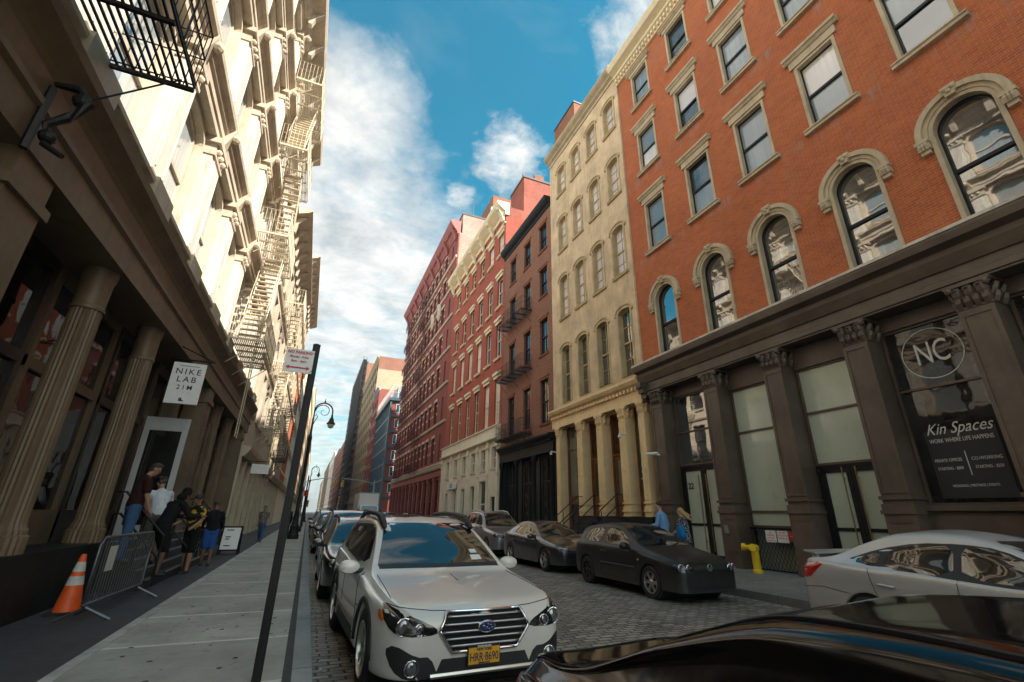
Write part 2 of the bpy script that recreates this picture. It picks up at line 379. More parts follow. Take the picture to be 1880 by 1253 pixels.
        for nm, me, mt in WC[key]: me.materials.append(M[mt])
    base = Vector((F.x, s, z)) - world_loc(bld); root = None
    for nm, me, mt in WC[key]:
        if root is None: root = ref(me, name, bld, base)
        else: ref(me, nm, root, (0,0,0))
    return root
def dentils(mb, F, s0, s1, d0, d1, z0, z1, w, gap):
    n = int((s1-s0)/(w+gap)); st = (s1-s0)/n
    for i in range(n): mb.fb(F, s0+i*st+(st-w)/2, s0+i*st+(st+w)/2, d0, d1, z0, z1)
def capital(mb, F, s, w, d0, d1, z0, z1):
    """leafy capital for a square pier (F: plane the pier stands on)"""
    h = z1-z0; a = w/2
    mb.fb(F, s-a*.95, s+a*.95, d0, d1-.02, z0, z0+h*.8)
    mb.fb(F, s-a*1.32, s+a*1.32, d0, d1+a*.34, z1-h*.13, z1)
    mb.fb(F, s-a*1.05, s+a*1.05, d0, d1+.02, z0, z0+h*.07)
    X = lambda d: F.x+F.k*d
    for lv, (zb, zt, n, out) in enumerate(((.07, .45, 4, .07), (.38, .78, 3, .10))):
        for i in range(n):
            t = -a+2*a*(i+.5)/n
            mb.tube([(X(d1-.03), s+t, z0+h*zb), (X(d1+.03), s+t, z0+h*(zb+.2)), (X(d1+out), s+t, z0+h*zt), (X(d1+out+.03), s+t, z0+h*(zt-.08))], [w*.5/n, w*.55/n, w*.42/n, w*.2/n], 6)
        for e in (-1, 1):
            for q in (.25, .75):
                dd = d0+(d1-d0)*q
                mb.tube([(X(dd), s+e*(a-.03), z0+h*zb), (X(dd), s+e*(a+.03), z0+h*(zb+.2)), (X(dd), s+e*(a+out), z0+h*zt), (X(dd), s+e*(a+out+.03), z0+h*(zt-.08))], [w*.12, w*.13, w*.1, w*.05], 6)
    for e in (-1, 1): mb.ball((X(d1+.06), s+e*a*1.02, z1-h*.2), w*.14, 8, 6)
def pier(bld, F, s, w, d0, d1, zb, zp, zc, zt, mat, panel=True, ornament=None):
    """square pier: pedestal zb..zp, shaft ..zc, leafy capital ..zt"""
    m = MB(); b = zp-zb
    m.fb(F, s-w*.58, s+w*.58, d0, d1+.06, zb, zb+b*.12); m.fb(F, s-w*.54, s+w*.54, d0, d1+.035, zb+b*.12, zp-.16); m.fb(F, s-w*.6, s+w*.6, d0, d1+.075, zp-.16, zp-.08)
    m.fb(F, s-w*.55, s+w*.55, d0, d1+.045, zp-.08, zp+.06); m.fb(F, s-w*.57, s+w*.57, d0, d1+.055, zp+.16, zp+.24)
    m.fb(F, s-w*.5, s+w*.5, d0, d1, zp+.06, zc)
    if panel:                                             # raised stiles round a sunk panel
        a, q = w*.5, w*.13
        for sa, sb, za, zz in ((s-a, s-a+q, zp+.3, zc-.08), (s+a-q, s+a, zp+.3, zc-.08), (s-a+q, s+a-q, zp+.3, zp+.3+q), (s-a+q, s+a-q, zc-.08-q, zc-.08)):
            m.fb(F, sa+.002, sb-.002, d1-.01, d1+.022, za, zz)
        m.fb(F, s-w*.36, s+w*.36, d1+.02, d1+.05, zb+b*.25, zb+b*.27); m.fb(F, s-w*.36, s+w*.36, d1+.02, d1+.05, zp-.35, zp-.32)
    if ornament:
        for zz, r in ((zc-.45, .07), (zp+(zc-zp)*.42, .10), (zp+.5, .06)):
            m.ball((F.x+F.k*(d1+.01), s, zz), r, 8, 6, (.4, .55, 1)); m.ball((F.x+F.k*(d1+.01), s, zz+r*1.3), r*.55, 6, 5, (.5, .9, .7)); m.ball((F.x+F.k*(d1+.01), s, zz-r*1.3), r*.5, 6, 5, (.5, .7, 1))
    o = m.build('pilaster', M[mat], bld)
    c = MB(); capital(c, F, s, w, d0, d1, zc, zt); c.build('capital', M[mat], o)
    return o
def text(s, size, mat, parent, loc, face='-x', ext=.004, shear=0, name='lettering', sx=1, spacing=1, bold=0):
    cu = bpy.data.curves.new('t', 'FONT'); cu.body = s; cu.size = size; cu.align_x = 'CENTER'; cu.align_y = 'CENTER'; cu.extrude = ext; cu.shear = shear; cu.space_character = spacing; cu.offset = bold; cu.resolution_u = 3
    t = bpy.data.objects.new('t', cu); C.objects.link(t); bpy.context.view_layer.update()
    me = bpy.data.meshes.new_from_object(t.evaluated_get(bpy.context.evaluated_depsgraph_get())); bpy.data.objects.remove(t); bpy.data.curves.remove(cu)
    R = {'-x': ((0,-1,0),(0,0,1)), '-y': ((1,0,0),(0,0,1)), '+x': ((0,1,0),(0,0,1))}[face] if isinstance(face, str) else face
    X = Vector(R[0]); Y = Vector(R[1]); Z = X.cross(Y)
    me.transform(Matrix(((X.x*sx,Y.x,Z.x,0),(X.y*sx,Y.y,Z.y,0),(X.z*sx,Y.z,Z.z,0),(0,0,0,1))))
    me.name = name; me.materials.clear(); me.materials.append(mat)
    o = bpy.data.objects.new(name, me); C.objects.link(o); o.parent = parent; o.location = Vector(loc) - (world_loc(parent) if parent else Vector())
    return o
def fire_escape(label, F, s0, s1, levels, depth, mat, d0=.02, drop=None, group=None, stairs=True, slats=22, high=1.0, brackets=True, cage=None):
    """iron balconies with slatted floors, railings and steep stairs between them"""
    t = thing('fire_escape', label, 'fire escape', (F.x+F.k*d0, (s0+s1)/2, levels[0]), group)
    X = lambda d: F.x+F.k*d
    for i, z in enumerate(levels):
        m = MB(); n = slats
        for k in range(n+1):
            d = d0+(depth-d0)*k/n; m.fb(F, s0, s1, d-.012, d+.012, z, z+.03)
        for s in [s0+(s1-s0)*j/5 for j in range(6)]: m.fb(F, s-.022, s+.022, d0, depth, z-.06, z-.002)
        if brackets:
            for s in (s0+.15, (s0+s1)/2, s1-.15): m.bar((X(d0), s, z-.85), (X(depth*.92), s, z-.05), .022)
        p = m.build('platform', mat, t)
        r = MB()
        for h in (.06, high*.55, high): 
            for a, b in (((X(depth), s0), (X(depth), s1)), ((X(d0), s0), (X(depth), s0)), ((X(d0), s1), (X(depth), s1))): r.bar((*a, z+h), (*b, z+h), .02)
        nb = int((s1-s0)/.14)
        for k in range(nb+1): s = s0+(s1-s0)*k/nb; r.bar((X(depth), s, z), (X(depth), s, z+high), .011 if k % 6 else .022)
        for s in (s0, s1):
            for k in range(7): d = d0+(depth-d0)*k/7; r.bar((X(d), s, z), (X(d), s, z+high), .011)
        r.build('railing', mat, p)
        if stairs and i+1 < len(levels):
            z2 = levels[i+1]; q = MB(); up = (s1-s0)*.5; a, b = (s0+.25, s0+.25+up) if i % 2 == 0 else (s1-.25, s1-.25-up)
            for d in (depth*.38, depth*.86):
                q.bar((X(d), a, z), (X(d), b, z2), .035); q.bar((X(d), a, z+.9), (X(d), b, z2+.9), .016)
                for k in range(5): u = (k+.5)/5; q.bar((X(d), a+(b-a)*u, z+(z2-z)*u), (X(d), a+(b-a)*u, z+(z2-z)*u+.9), .012)
            nst = int((z2-z)/.23)
            for k in range(1, nst): u = k/nst; q.box(X(depth*.38), X(depth*.86), a+(b-a)*u-.09, a+(b-a)*u+.09, z+(z2-z)*u-.012, z+(z2-z)*u+.012)
            q.build('stair', mat, t)
    if drop:
        q = MB(); z = levels[0]; s = s0+.6
        for e in (-.2, .2): q.bar((X(depth*.8), s+e, drop), (X(depth*.8), s+e, z+1.0), .025)
        for k in range(int((z-drop)/.3)+1): q.bar((X(depth*.8), s-.2, drop+.15+k*.3), (X(depth*.8), s+.2, drop+.15+k*.3), .014)
        q.build('drop_ladder', mat, t)
    return t
# ------------------------------------------------------------------ right-hand row (fronts face -x)
XR = 12.9
R_ = Fac(XR, -1)
# --- orange brick building with arched windows and the brown shopfront
b = thing('brick_building', 'orange brick building with arched first floor windows above a dark brown iron shopfront', 'building', (XR, 8.0, .15))
cols = [13.78, 11.05, 8.45, 5.88, 3.38, .85, -1.7, -4.3, -6.9, -9.5, -12.1]
ops = [(c, 1.16, 7.98, 3.17, .58) for c in cols]
rows = [(13.2, 2.55), (17.78, 2.38), (22.05, 2.2)]
for z, h in rows: ops += [(c, 1.16, z, h, 0) for c in cols]
wall(MB(), R_, -14.5, 15.58, 7.2, 25.0, ops, .22, 14).build('wall', M['brick_orange'], b)
pn = ['glass_curtain', 'glass', 'glass_curtain', 'glass_pale', 'glass_curtain', 'glass', 'glass_curtain']
for i, c in enumerate(cols):
    window(b, R_, c, 7.98, 1.16, 3.17, .58, 'black_iron', 'glass_old', fw=.06, rec=.16, hood=('arch', 'stone_tan', .25, .14, 0), casing=('stone_tan', .09, .05))
    for j, (z, h) in enumerate(rows):
        window(b, R_, c, z, 1.16, h, 0, 'black_iron', pn[(i*2+j*3) % 7], fw=.045, rec=.14, sill=('stone_tan', .19, .17, .24), hood=('flat', 'stone_tan', .58 if j < 2 else .4, .20, .33), casing=('stone_tan', .09, .03), upper=pn[(i+j*2) % 7])
m = MB(); m.mould(R_, -14.5, 15.6, [(-.3, 25.0), (.12, 25.0), (.12, 25.35), (.30, 25.42), (.30, 25.6), (.62, 25.75), (.74, 26.0), (.74, 26.1), (-.3, 26.1)])
dentils(m, R_, -14.5, 15.55, .12, .26, 25.1, 25.32, .11, .13); m.build('cornice', M['cream_trim'], b)
m = MB(); m.mould(R_, -14.5, 15.62, [(-.3, 7.0), (.30, 7.0), (.34, 7.1), (.40, 7.28), (.40, 7.42), (.62, 7.5), (.66, 7.66), (.66, 7.72), (-.3, 7.72)])
m.mould(R_, -14.5, 15.62, [(-.3, 6.58), (.24, 6.58), (.24, 6.62), (.28, 6.64), (.28, 6.78), (.25, 6.8), (.25, 6.998), (-.3, 6.998)])
for s in (15.35,):
    for k in range(3): m.fb(R_, s-.16, s+.16, .2, .62-.13*k, 7.0-.22*(k+1), 7.0-.22*k)
ent = m.build('entablature', M['brown_iron'], b)
MB().mould(R_, -14.5, 15.62, [(-.1, 7.724), (.68, 7.724), (.68, 7.80), (.05, 7.97), (-.1, 7.97)]).build('ledge_flashing', M['brown_ledge'], ent)
pc = [14.75, 11.85, 9.33, 6.85, 4.32, 1.75, -.8, -3.35, -5.9, -8.5, -11.1, -13.9]
for i, c in enumerate(pc):
    if c > 1: pier(b, R_, c, .62, -.45, .22, .15, 1.92, 5.98, 6.575, 'brown_iron')
    else: MB().fb(R_, c-.3, c+.3, -.45, .22, .15, 6.575).build('pilaster', M['brown_iron'], b)
MB().fb(R_, -14.5, 15.5, -1.6, -1.45, .15, 7.1).build('shop_back_wall', M['black_wall'], b)
def bay(i): return pc[i+1]+.33, pc[i]-.33
G = -.42
def shop_frame(parent, s0, s1, z0, z1, bars=(), mull=(), mat='brown_iron', w=.06, d=G, nm='shop_frame'):
    m = MB(); m.fb(R_, s0, s1, d-.05, d+.05, z0, z0+w); m.fb(R_, s0, s1, d-.05, d+.05, z1-w, z1); m.fb(R_, s0, s0+w, d-.05, d+.05, z0+w, z1-w); m.fb(R_, s1-w, s1, d-.05, d+.05, z0+w, z1-w)
    for z in bars: m.fb(R_, s0+w, s1-w, d-.045, d+.045, z-w/2, z+w/2)
    for s in mull: m.fb(R_, s-w/2, s+w/2, d-.04, d+.04, z0+w, z1-w)
    return m.build(nm, M[mat], parent)
def shop_pane(parent, s0, s1, z0, z1, mat, d=G): return MB().fb(R_, s0+.02, s1-.02, d-.02, d-.004, z0, z1).build('pane', M[mat], parent)
def double_door(bld, s0, s1, z0, z1, pane, handle='brass', hl=2.2):
    f = shop_frame(bld, s0, s1, z0, z1, mat='black_iron', w=.09, nm='door_frame'); mid = (s0+s1)/2
    for a, c, e in ((s0+.09, mid-.005, 1), (mid+.005, s1-.09, -1)):
        m = MB(); w = .12
        m.fb(R_, a, c, G-.035, G+.035, z0+.02, z0+.24); m.fb(R_, a, c, G-.035, G+.035, z1-.21, z1-.092)
        m.fb(R_, a, a+w, G-.034, G+.034, z0+.24, z1-.21); m.fb(R_, c-w, c, G-.034, G+.034, z0+.24, z1-.21); m.fb(R_, a+w, c-w, G-.03, G+.03, z0+1.18, z0+1.26)
        dr = m.build('door', M['black_iron'], bld); shop_pane(dr, a+w-.03, c-w+.03, z0+.2, z1-.15, pane)
        hs = c-.17 if e > 0 else a+.17; zz = z0+.35
        q = MB(); X = XR-(G+.11); q.tube([(X, hs, zz), (X, hs, zz+hl)], .018, 8)
        for u in (.12, .5, .88): q.tube([(X, hs, zz+hl*u), (XR-G-.03, hs, zz+hl*u)], .014, 6)
        q.build('handle', M[handle], dr)
# bay 0: door "22" under a transom window
s0, s1 = bay(0); h = shop_frame(b, s0, s1, 3.48, 6.2, (4.75,)); shop_pane(h, s0, s1, 3.5, 6.18, 'glass_old')
MB().fb(R_, s0, s1, -.45, -.3, 6.2, 6.575).build('shop_header', M['brown_iron'], b); double_door(b, s0, s1, .16, 3.48, 'glass_frost', hl=2.6)
text('22', .30, M['ink'], b, (XR-(G+.012), s1-.42, 2.72), bold=.004)
# bay 1: frosted window over folding gate
s0, s1 = bay(1); h = shop_frame(b, s0, s1, 1.36, 5.85, (1.82, 4.35)); shop_pane(h, s0, s1, 1.38, 5.83, 'glass_frost')
MB().fb(R_, s0, s1, -.45, -.3, 5.85, 6.575).build('shop_header', M['brown_iron'], b)
MB().fb(R_, s0, s1, -.62, -.56, .15, 1.36).build('shop_base', M['grey_green'], b)
m = MB(); n = 15; st = (s1-s0)/n
for i in range(-8, n+8):
    for e in (-1, 1):
        a0, a1 = s0+i*st, s0+i*st+e*st*4.6; z0, z1 = .18, 1.32
        lo, hi = s0, s1
        def clip(a0, z0, a1, z1):
            t0, t1 = 0., 1.
            d = a1-a0
            for q, r in ((-d, a0-lo), (d, hi-a0)):
                if q < 0: t0 = max(t0, r/q)
                elif q > 0: t1 = min(t1, r/q)
            return (a0+d*t0, z0+(z1-z0)*t0, a0+d*t1, z0+(z1-z0)*t1) if t0 < t1 else None
        r = clip(a0, z0, a1, z1)
        if r: m.bar((XR+.30+e*.006, r[0], r[1]), (XR+.30+e*.006, r[2], r[3]), .011)
m.fb(R_, s0, s1, -.32, -.27, .15, .19); m.fb(R_, s0, s1, -.32, -.27, 1.31, 1.355); m.build('folding_gate', M['black_iron'], b)
for k, (c, cc) in enumerate(((s1-.75, 'white'), (s1-1.15, 'white'), (s1-1.52, 'red_paint'))):
    w = .18 if k < 2 else .15
    pl = MB().fb(R_, c-w, c+w, -.255, -.243, .95 if k < 2 else 1.0, 1.28).build('notice_board', M[cc], b)
    ink = M['red_paint' if k < 2 else 'white']
    for r, tx in enumerate((('NO', 'PARKING', 'ACTIVE', 'DRIVEWAY') if k == 0 else ('FIRE DEPT', 'CONNECTION', 'SPRINKLER') if k == 1 else ('STANDPIPE',))):
        text(tx, .062 if k < 2 else .05, ink, pl, (XR+.243, c, (1.22 if k < 2 else 1.14)-r*.075), ext=.002)
# bay 2: frosted double doors
s0, s1 = bay(2); h = shop_frame(b, s0, s1, 3.05, 5.9, (4.55,)); shop_pane(h, s0, s1, 3.07, 5.88, 'glass_frost')
MB().fb(R_, s0, s1, -.45, -.3, 5.9, 6.575).build('shop_header', M['brown_iron'], b); double_door(b, s0, s1, .16, 3.05, 'glass_frost', hl=2.45)
# bay 3: big shop window with the NC roundel
s0, s1 = bay(3); mid = (s0+s1)/2; h = shop_frame(b, s0, s1, 1.95, 6.2, (4.62,)); shop_pane(h, s0, s1, 1.97, 6.18, 'glass_shop')
MB().fb(R_, s0, s1, -.45, -.3, 6.2, 6.575).build('shop_header', M['brown_iron'], b)
m = MB(); m.fb(R_, s0, s1, -.45, -.22, .15, 1.95); m.fb(R_, s0+.1, s1-.1, -.22, -.19, 1.0, 1.75); m.mould(R_, s0, s1, [(-.22, 1.82), (-.1, 1.84), (-.1, 1.92), (-.22, 1.96)]); m.build('shop_base', M['brown_iron'], b)
gx = XR-(G+.006)
m = MB(); n = 48; f = Fac(XR-G, -1); cir = lambda r: [(mid+r*cos(2*pi*i/n), 5.42+r*sin(2*pi*i/n)) for i in range(n)]
m.ring(f, cir(.62), cir(.60), .004, .010); m.build('roundel', M['letter'], b)
text('NC', .78, M['letter'], b, (gx, mid, 5.42), sx=.62, ext=.003, spacing=.95)
MB().fb(R_, s0+.28, s1-.28, G+.001, G+.004, 2.1, 3.6).build('window_poster', M['ink'], b)
for tx, sz, z, ds, sh, k in (('Kin Spaces', .36, 3.62, 0, .5, .78), ('WORK WHERE LIFE HAPPENS', .13, 3.36, 0, 0, .68), ('PRIVATE OFFICES', .10, 2.92, .34, 0, .66), ('CO-WORKING', .10, 2.92, -.34, 0, .78), ('STARTING - $800', .09, 2.74, .34, 0, .68), ('STARTING - $250', .09, 2.74, -.34, 0, .68), ('WEDDINGS | MEETINGS | EVENTS', .075, 2.36, 0, 0, .72)):
    text(tx, sz, M['letter'], b, (gx-.006, mid+ds, z), shear=sh, sx=k, ext=.002)
MB().fb(R_, mid-.008, mid+.008, G+.005, G+.009, 2.58, 3.1).build('poster_rule', M['letter'], b)
# remaining bays
for i in range(4, len(pc)-1):
    s0, s1 = bay(i); h = shop_frame(b, s0, s1, 1.95, 6.2, (4.62,)); shop_pane(h, s0, s1, 1.97, 6.18, 'glass_shop')
    MB().fb(R_, s0, s1, -.45, -.3, 6.2, 6.575).build('shop_header', M['brown_iron'], b); MB().fb(R_, s0, s1, -.45, -.22, .15, 1.95).build('shop_base', M['brown_iron'], b)
s0, s1 = bay(4); text('FEDERAL', .30, M['letter'], b, (gx, (s0+s1)/2, 5.3), ext=.003, spacing=1.1)
m = MB(); m.tube([(XR-.30, 14.75, 3.92), (XR-.62, 14.85, 3.95)], .03, 6); m.tube([(XR-.62, 15.15, 3.98), (XR-.62, 14.5, 3.94)], .055, 8); m.build('floodlight', M['white'], b)
MB().fb(R_, 11.83, 11.98, .26, .33, 1.15, 1.4).build('intercom', M['steel'], b)
# --- beige stucco building
Bx = Fac(12.8, -1); XB = 12.8
b = thing('stucco_building', 'beige stained stucco building with segmental arched windows and cream columned shopfront', 'building', (XB, 19.8, .15))
cols = [22.32, 20.4, 18.47, 16.55]; rows = [(7.72, 3.42, .2), (13.08, 2.82, .2), (17.9, 2.45, .2), (22.42, 2.2, .18)]
ops = [(c, .98, z, h, r) for c in cols for z, h, r in rows]
wall(MB(), Bx, 15.6, 24.0, 6.6, 25.75, ops, .24, 12).build('wall', M['stucco'], b)
for c in cols:
    for j, (z, h, r) in enumerate(rows):
        window(b, Bx, c, z, .98, h, r, 'stucco_trim', 'glass_old' if j == 0 else 'glass_pale', fw=.055, rec=.2, cols=2, rows=2, sill=('stucco_trim', .16, .12, .16) if j else None, hood=('band', 'stucco_trim', .13, .09, 0), casing=('stucco_trim', .10, .045))
m = MB(); m.mould(Bx, 15.6, 24.02, [(-.3, 25.75), (.06, 25.75), (.06, 25.95), (.22, 26.05), (.22, 26.15), (.42, 26.3), (.5, 26.42), (.5, 26.52), (-.3, 26.52)]); m.build('cornice', M['stone_tan'], b)
m = MB(); m.box(13.0, 16.5, 20.6, 23.5, 26.0, 29.1); pnt = m.build('bulkhead', M['brick_rust'], b)
MB().box(12.95, 16.6, 20.55, 23.55, 29.1, 29.2).build('coping', M['black_wall'], pnt)
m = MB(); m.mould(Bx, 15.62, 24.02, [(-.3, 7.02), (.18, 7.02), (.34, 7.12), (.42, 7.26), (.42, 7.36), (.1, 7.52), (-.3, 7.52)]); dentils(m, Bx, 15.7, 23.95, .0, .26, 6.86, 7.018, .14, .14)
for i in range(30): m.ball((XB-.2, 15.84+i*.275, 6.93), .065, 6, 5)
m.mould(Bx, 15.62, 24.02, [(-.3, 6.36), (.12, 6.36), (.12, 6.858), (-.3, 6.858)]); m.build('entablature', M['cream_iron'], b)
pb = [23.35, 20.98, 19.08, 17.2, 15.82]
for i, c in enumerate(pb): pier(b, Bx, c, .52 if 0 < i < 4 else .40, -.4, .1, .15 if i in (0,) else 1.62, 1.95 if i else .9, 5.8, 6.355, 'cream_iron', ornament=True)
MB().fb(Bx, 15.65, 23.95, -1.5, -1.4, .15, 6.6).build('shop_back_wall', M['wood'], b)
R_, XR_save = Bx, XR; XR = XB
m = MB(); m.fb(Bx, 15.62, 21.3, -.5, .12, .15, 1.6); m.fb(Bx, 15.6, 18.5, .122, .16, 1.35, 1.6); m.build('stoop_base', M['black_iron'], b)
for k in range(2):
    c = (20.03, 18.14)[k]; m = MB()
    for j in range(7): m.box(XB-.12, XB-.35-.27*(6-j), c-.72, c+.72, .15+j*.2, .15+(j+1)*.2-.004 if j == 6 else .15+(j+1)*.2)
    m.build('stair', M['black_wall'], b)
for c, sd in ((20.03, .72), (20.03, -.72), (18.14, -.72)):
    m = MB(); x0, x1 = XB-.2, XB-2.25
    for h in (.95, .5): m.tube([(x0, c+sd, 1.55+h), (x0-.3, c+sd, 1.55+h), (x1, c+sd, .2+h)], .025, 6)
    for x, z in ((x0-.25, 1.5), (x1, .15), ((x0+x1)/2-.1, .85)): m.tube([(x, c+sd, z), (x, c+sd, z+(1.05 if x != (x0+x1)/2-.1 else .95))], .022, 6)
    m.build('handrail', M['black_iron'], b)
# shopfront infill bays
s0, s1 = 21.27, 23.12; h = shop_frame(b, s0, s1, 2.5, 6.3, (5.05,), mat='wood', w=.1); shop_pane(h, s0, s1, 2.52, 6.28, 'glass_old')
m = MB(); m.fb(Bx, s0, s1, -.47, -.37, .15, .5); m.fb(Bx, s0, s0+.25, -.47, -.37, .5, 2.48); m.fb(Bx, s1-.25, s1, -.47, -.37, .5, 2.48); m.fb(Bx, s0+.25, s1-.25, -.47, -.37, 2.2, 2.48)
dr = m.build('door', M['wood'], b); shop_pane(dr, s0+.25, s1-.25, .5, 2.2, 'glass_shop'); text('15', .16, M['letter'], dr, (XB+.36, (s0+s1)/2, 2.34))
for s0, s1, sp in ((19.36, 20.7, 'glass_shop'), (17.48, 18.8, 'glass_old')):
    f = shop_frame(b, s0, s1, 1.6, 6.3, (4.35,), mat='wood', w=.12)
    m = MB()
    for k in range(22): m.mould(Bx, s0+.12, s1-.12, [(-.46, 4.5+k*.078), (-.40, 4.46+k*.078), (-.40, 4.475+k*.078), (-.46, 4.515+k*.078)])
    m.build('louvre', M['wood'], f); MB().fb(Bx, s0+.1, s1-.1, -.6, -.55, 4.4, 6.3).build('louvre_back', M['black_wall'], f)
    m = MB(); m.fb(Bx, s0+.13, s1-.13, -.46, -.41, 1.62, 2.55); m.fb(Bx, s0+.13, s0+.45, -.459, -.411, 2.55, 4.28); m.fb(Bx, s1-.3, s1-.13, -.459, -.411, 2.55, 4.28); m.fb(Bx, s0+.45, s1-.3, -.458, -.412, 4.1, 4.28); m.fb(Bx, s0+.3, s1-.3, -.41, -.395, 1.8, 2.4)
    dr = m.build('door', M['wood'], b); shop_pane(dr, s0+.45, s1-.3, 2.55, 4.1, sp, d=-.43); q = MB(); q.tube([(XB+.33, s0+.36, 2.35), (XB+.33, s0+.36, 2.75)], .02, 6); q.ball((XB+.33, s0+.36, 2.78), .035); q.build('handle', M['brass'], dr)
s0, s1 = 16.06, 16.9; f = shop_frame(b, s0, s1, 2.5, 6.3, (4.95,), mat='wood', w=.08); shop_pane(f, s0, s1, 2.52, 6.28, 'glass_green')
for k, tx in enumerate(('CAFE', 'JUICE', 'SALADS', 'CLEANSE', 'ICED TEA', 'SMOOTHIES', 'DAILY')): text(tx, .15, M['letter'], f, (XB+.408, (s0+s1)/2, 4.6-k*.29), sx=.8, ext=.002)
MB().fb(Bx, s0, s1, -.47, -.37, 1.6, 2.5).build('shop_base', M['wood'], b)
for c, z in ((17.0, 5.05), (23.6, 5.0)):
    m = MB(); m.tube([(XB-.1, c, z), (XB-.45, c, z+.03), (XB-.45, c, z-.06)], .03, 6); m.ball((XB-.45, c, z-.1), .075); m.build('security_camera', M['white'], b)
# --- brown brick building with black shopfront
Kx = Fac(12.8, -1); R_ = Kx
b = thing('brick_building', 'narrow brown brick building with a black shopfront and black cornice', 'building', (XB, 28.3, .15))
cols = [30.75, 27.95, 25.25]; rows = [(6.98, 2.82), (11.55, 2.5), (15.85, 2.15), (19.5, 2.15)]
wall(MB(), Kx, 24.04, 32.65, 6.2, 22.9, [(c, 1.15, z, h, 0) for c in cols for z, h in rows], .24, 11).build('wall', M['brick_brown'], b)
for c in cols:
    for j, (z, h) in enumerate(rows): window(b, Kx, c, z, 1.15, h, 0, 'black_iron', 'glass', fw=.09, rec=.15, cols=2, sill=('brick_rust', .14, .10, .12), hood=('bar', 'brick_rust', .24, .08, .16))
m = MB(); m.mould(Kx, 24.04, 32.7, [(-.3, 22.6), (.08, 22.6), (.10, 22.8), (.30, 22.95), (.42, 23.1), (.48, 23.3), (.48, 23.36), (-.3, 23.4)]); m.build('cornice', M['black_iron'], b)
m = MB(); m.mould(Kx, 24.04, 32.62, [(-.3, 5.9), (.2, 5.9), (.36, 6.02), (.4, 6.12), (.4, 6.2), (-.3, 6.3)]); dentils(m, Kx, 24.1, 32.6, .02, .2, 5.76, 5.898, .12, .14); m.mould(Kx, 24.04, 32.62, [(-.3, 5.15), (.08, 5.15), (.08, 5.757), (-.3, 5.757)]); m.build('entablature', M['black_iron'], b)
for c in (32.35, 29.55, 26.75, 24.3):
    m = MB(); m.lathe([(.2, .15), (.2, .7), (.14, .75), (.12, 4.7), (.15, 4.75), (.2, 4.95), (.2, 5.149)], (XB-.0, c, 0), 14); m.build('column', M['black_iron'], b, smooth=True, auto=40)
for s0, s1 in ((24.4, 26.65), (26.85, 29.45), (29.65, 32.25)):
    mid = (s0+s1)/2
    f = shop_frame(b, s0, s1, .5, 5.14, (3.55,), (mid-.35, mid+.4), 'black_wall', .11, d=-.5); MB().fb(Kx, s0, s1, -.52, -.508, .5, 5.1).build('pane', M['glass_shop'], f)
    MB().fb(Kx, s0, s1, -.55, -.42, .15, .5).build('shop_base', M['black_wall'], b); MB().fb(Kx, s0, mid-.4, -.55, -.44, .55, 5.1).build('shutter_panel', M['black_wall'], b)
MB().fb(Kx, 32.4, 32.71, -6, -.05, .15, 7.0).build('party_pier', M['black_wall'], b); MB().fb(Kx, 24.03, 24.15, -6, -.05, .15, 7.0).build('party_pier', M['black_wall'], b); MB().fb(Kx, 24.1, 32.6, -1.5, -1.4, .15, 6.0).build('shop_back_wall', M['black_wall'], b)
fire_escape('black iron fire escape on the narrow brown brick building', Kx, 27.1, 31.7, [6.6, 11.1, 15.5], .85, M['black_iron'], drop=4.8, slats=10, stairs=False)
# --- red building with cream trim
Wx = Fac(12.8, -1); R_ = Wx
b = thing('painted_building', 'red painted brick building with cream window hoods and cornice over a white base', 'building', (XB, 41.3, .15))
cols = [33.75, 36.3, 38.95, 41.65, 44.4, 47.3]; rows = [(8.36, 3.75), (13.9, 3.1), (18.65, 2.8), (23.9, 2.15)]
wall(MB(), Wx, 32.72, 49.75, 8.1, 27.6, [(c, 1.2, z, h, 0) for c in cols for z, h in rows], .26, 14).build('wall', M['brick_red'], b)
for c in cols:
    for j, (z, h) in enumerate(rows): window(b, Wx, c, z, 1.2, h, 0, 'cream_trim', 'glass_old' if (j+int(c)) % 3 else 'glass_pale', fw=.11, rec=.14, cols=2 if j == 0 else 1, rows=2 if j == 0 else 1, sill=('cream_trim', .2, .2, .16) if j else None, hood=('bar', 'cream_trim', .5, .2, .22))
m = MB(); m.mould(Wx, 32.6, 49.9, [(-.3, 27.6), (.12, 27.6), (.12, 28.0), (.3, 28.1), (.85, 28.55), (.95, 28.8), (.95, 28.92), (-.3, 28.95)])
for i in range(7):
    c = 33.0+i*2.75
    m.prism([(.1, 27.0), (.22, 27.0), (.35, 27.4), (.8, 28.2), (.8, 28.5), (.1, 28.5)], lambda p, t: (XB-p[0], t, p[1]), c-.22, c+.22); m.ball((XB-.75, c, 28.2), .22, 8, 6)
m.mould(Wx, 32.7, 49.8, [(-.02, 26.75), (.12, 26.75), (.12, 26.9), (-.02, 26.9)]); m.build('cornice', M['cream_trim'], b)
m = MB(); m.box(13.2, 26.0, 32.725, 33.0, 22, 28.6); m.add([(14.6,32.73,28.6),(24,32.73,28.6),(24,36,28.6),(14.6,36,28.6),(14.6,32.73,32.6),(24,32.73,32.6),(24,36,32.6),(14.6,36,32.6)], [(0,1,5,4),(1,2,6,5),(2,3,7,6),(3,0,4,7),(4,5,6,7)])
bk_ = m.build('bulkhead', M['brick_red_side'], b); m = MB(); m.box(14.5, 24.1, 32.65, 36.1, 32.603, 32.8); m.tube([(15.0,34.0,32.8),(15.0,34.0,34.2)], .05, 6); m.tube([(19.0,33.5,32.8),(19.0,33.5,33.6)], .12, 8); m.build('coping', M['concrete_roof'], bk_); m = MB(); m.box(16.0, 17.0, 33.2, 34.4, 32.6, 33.8); m.build('chimney', M['brick_rust'], b)
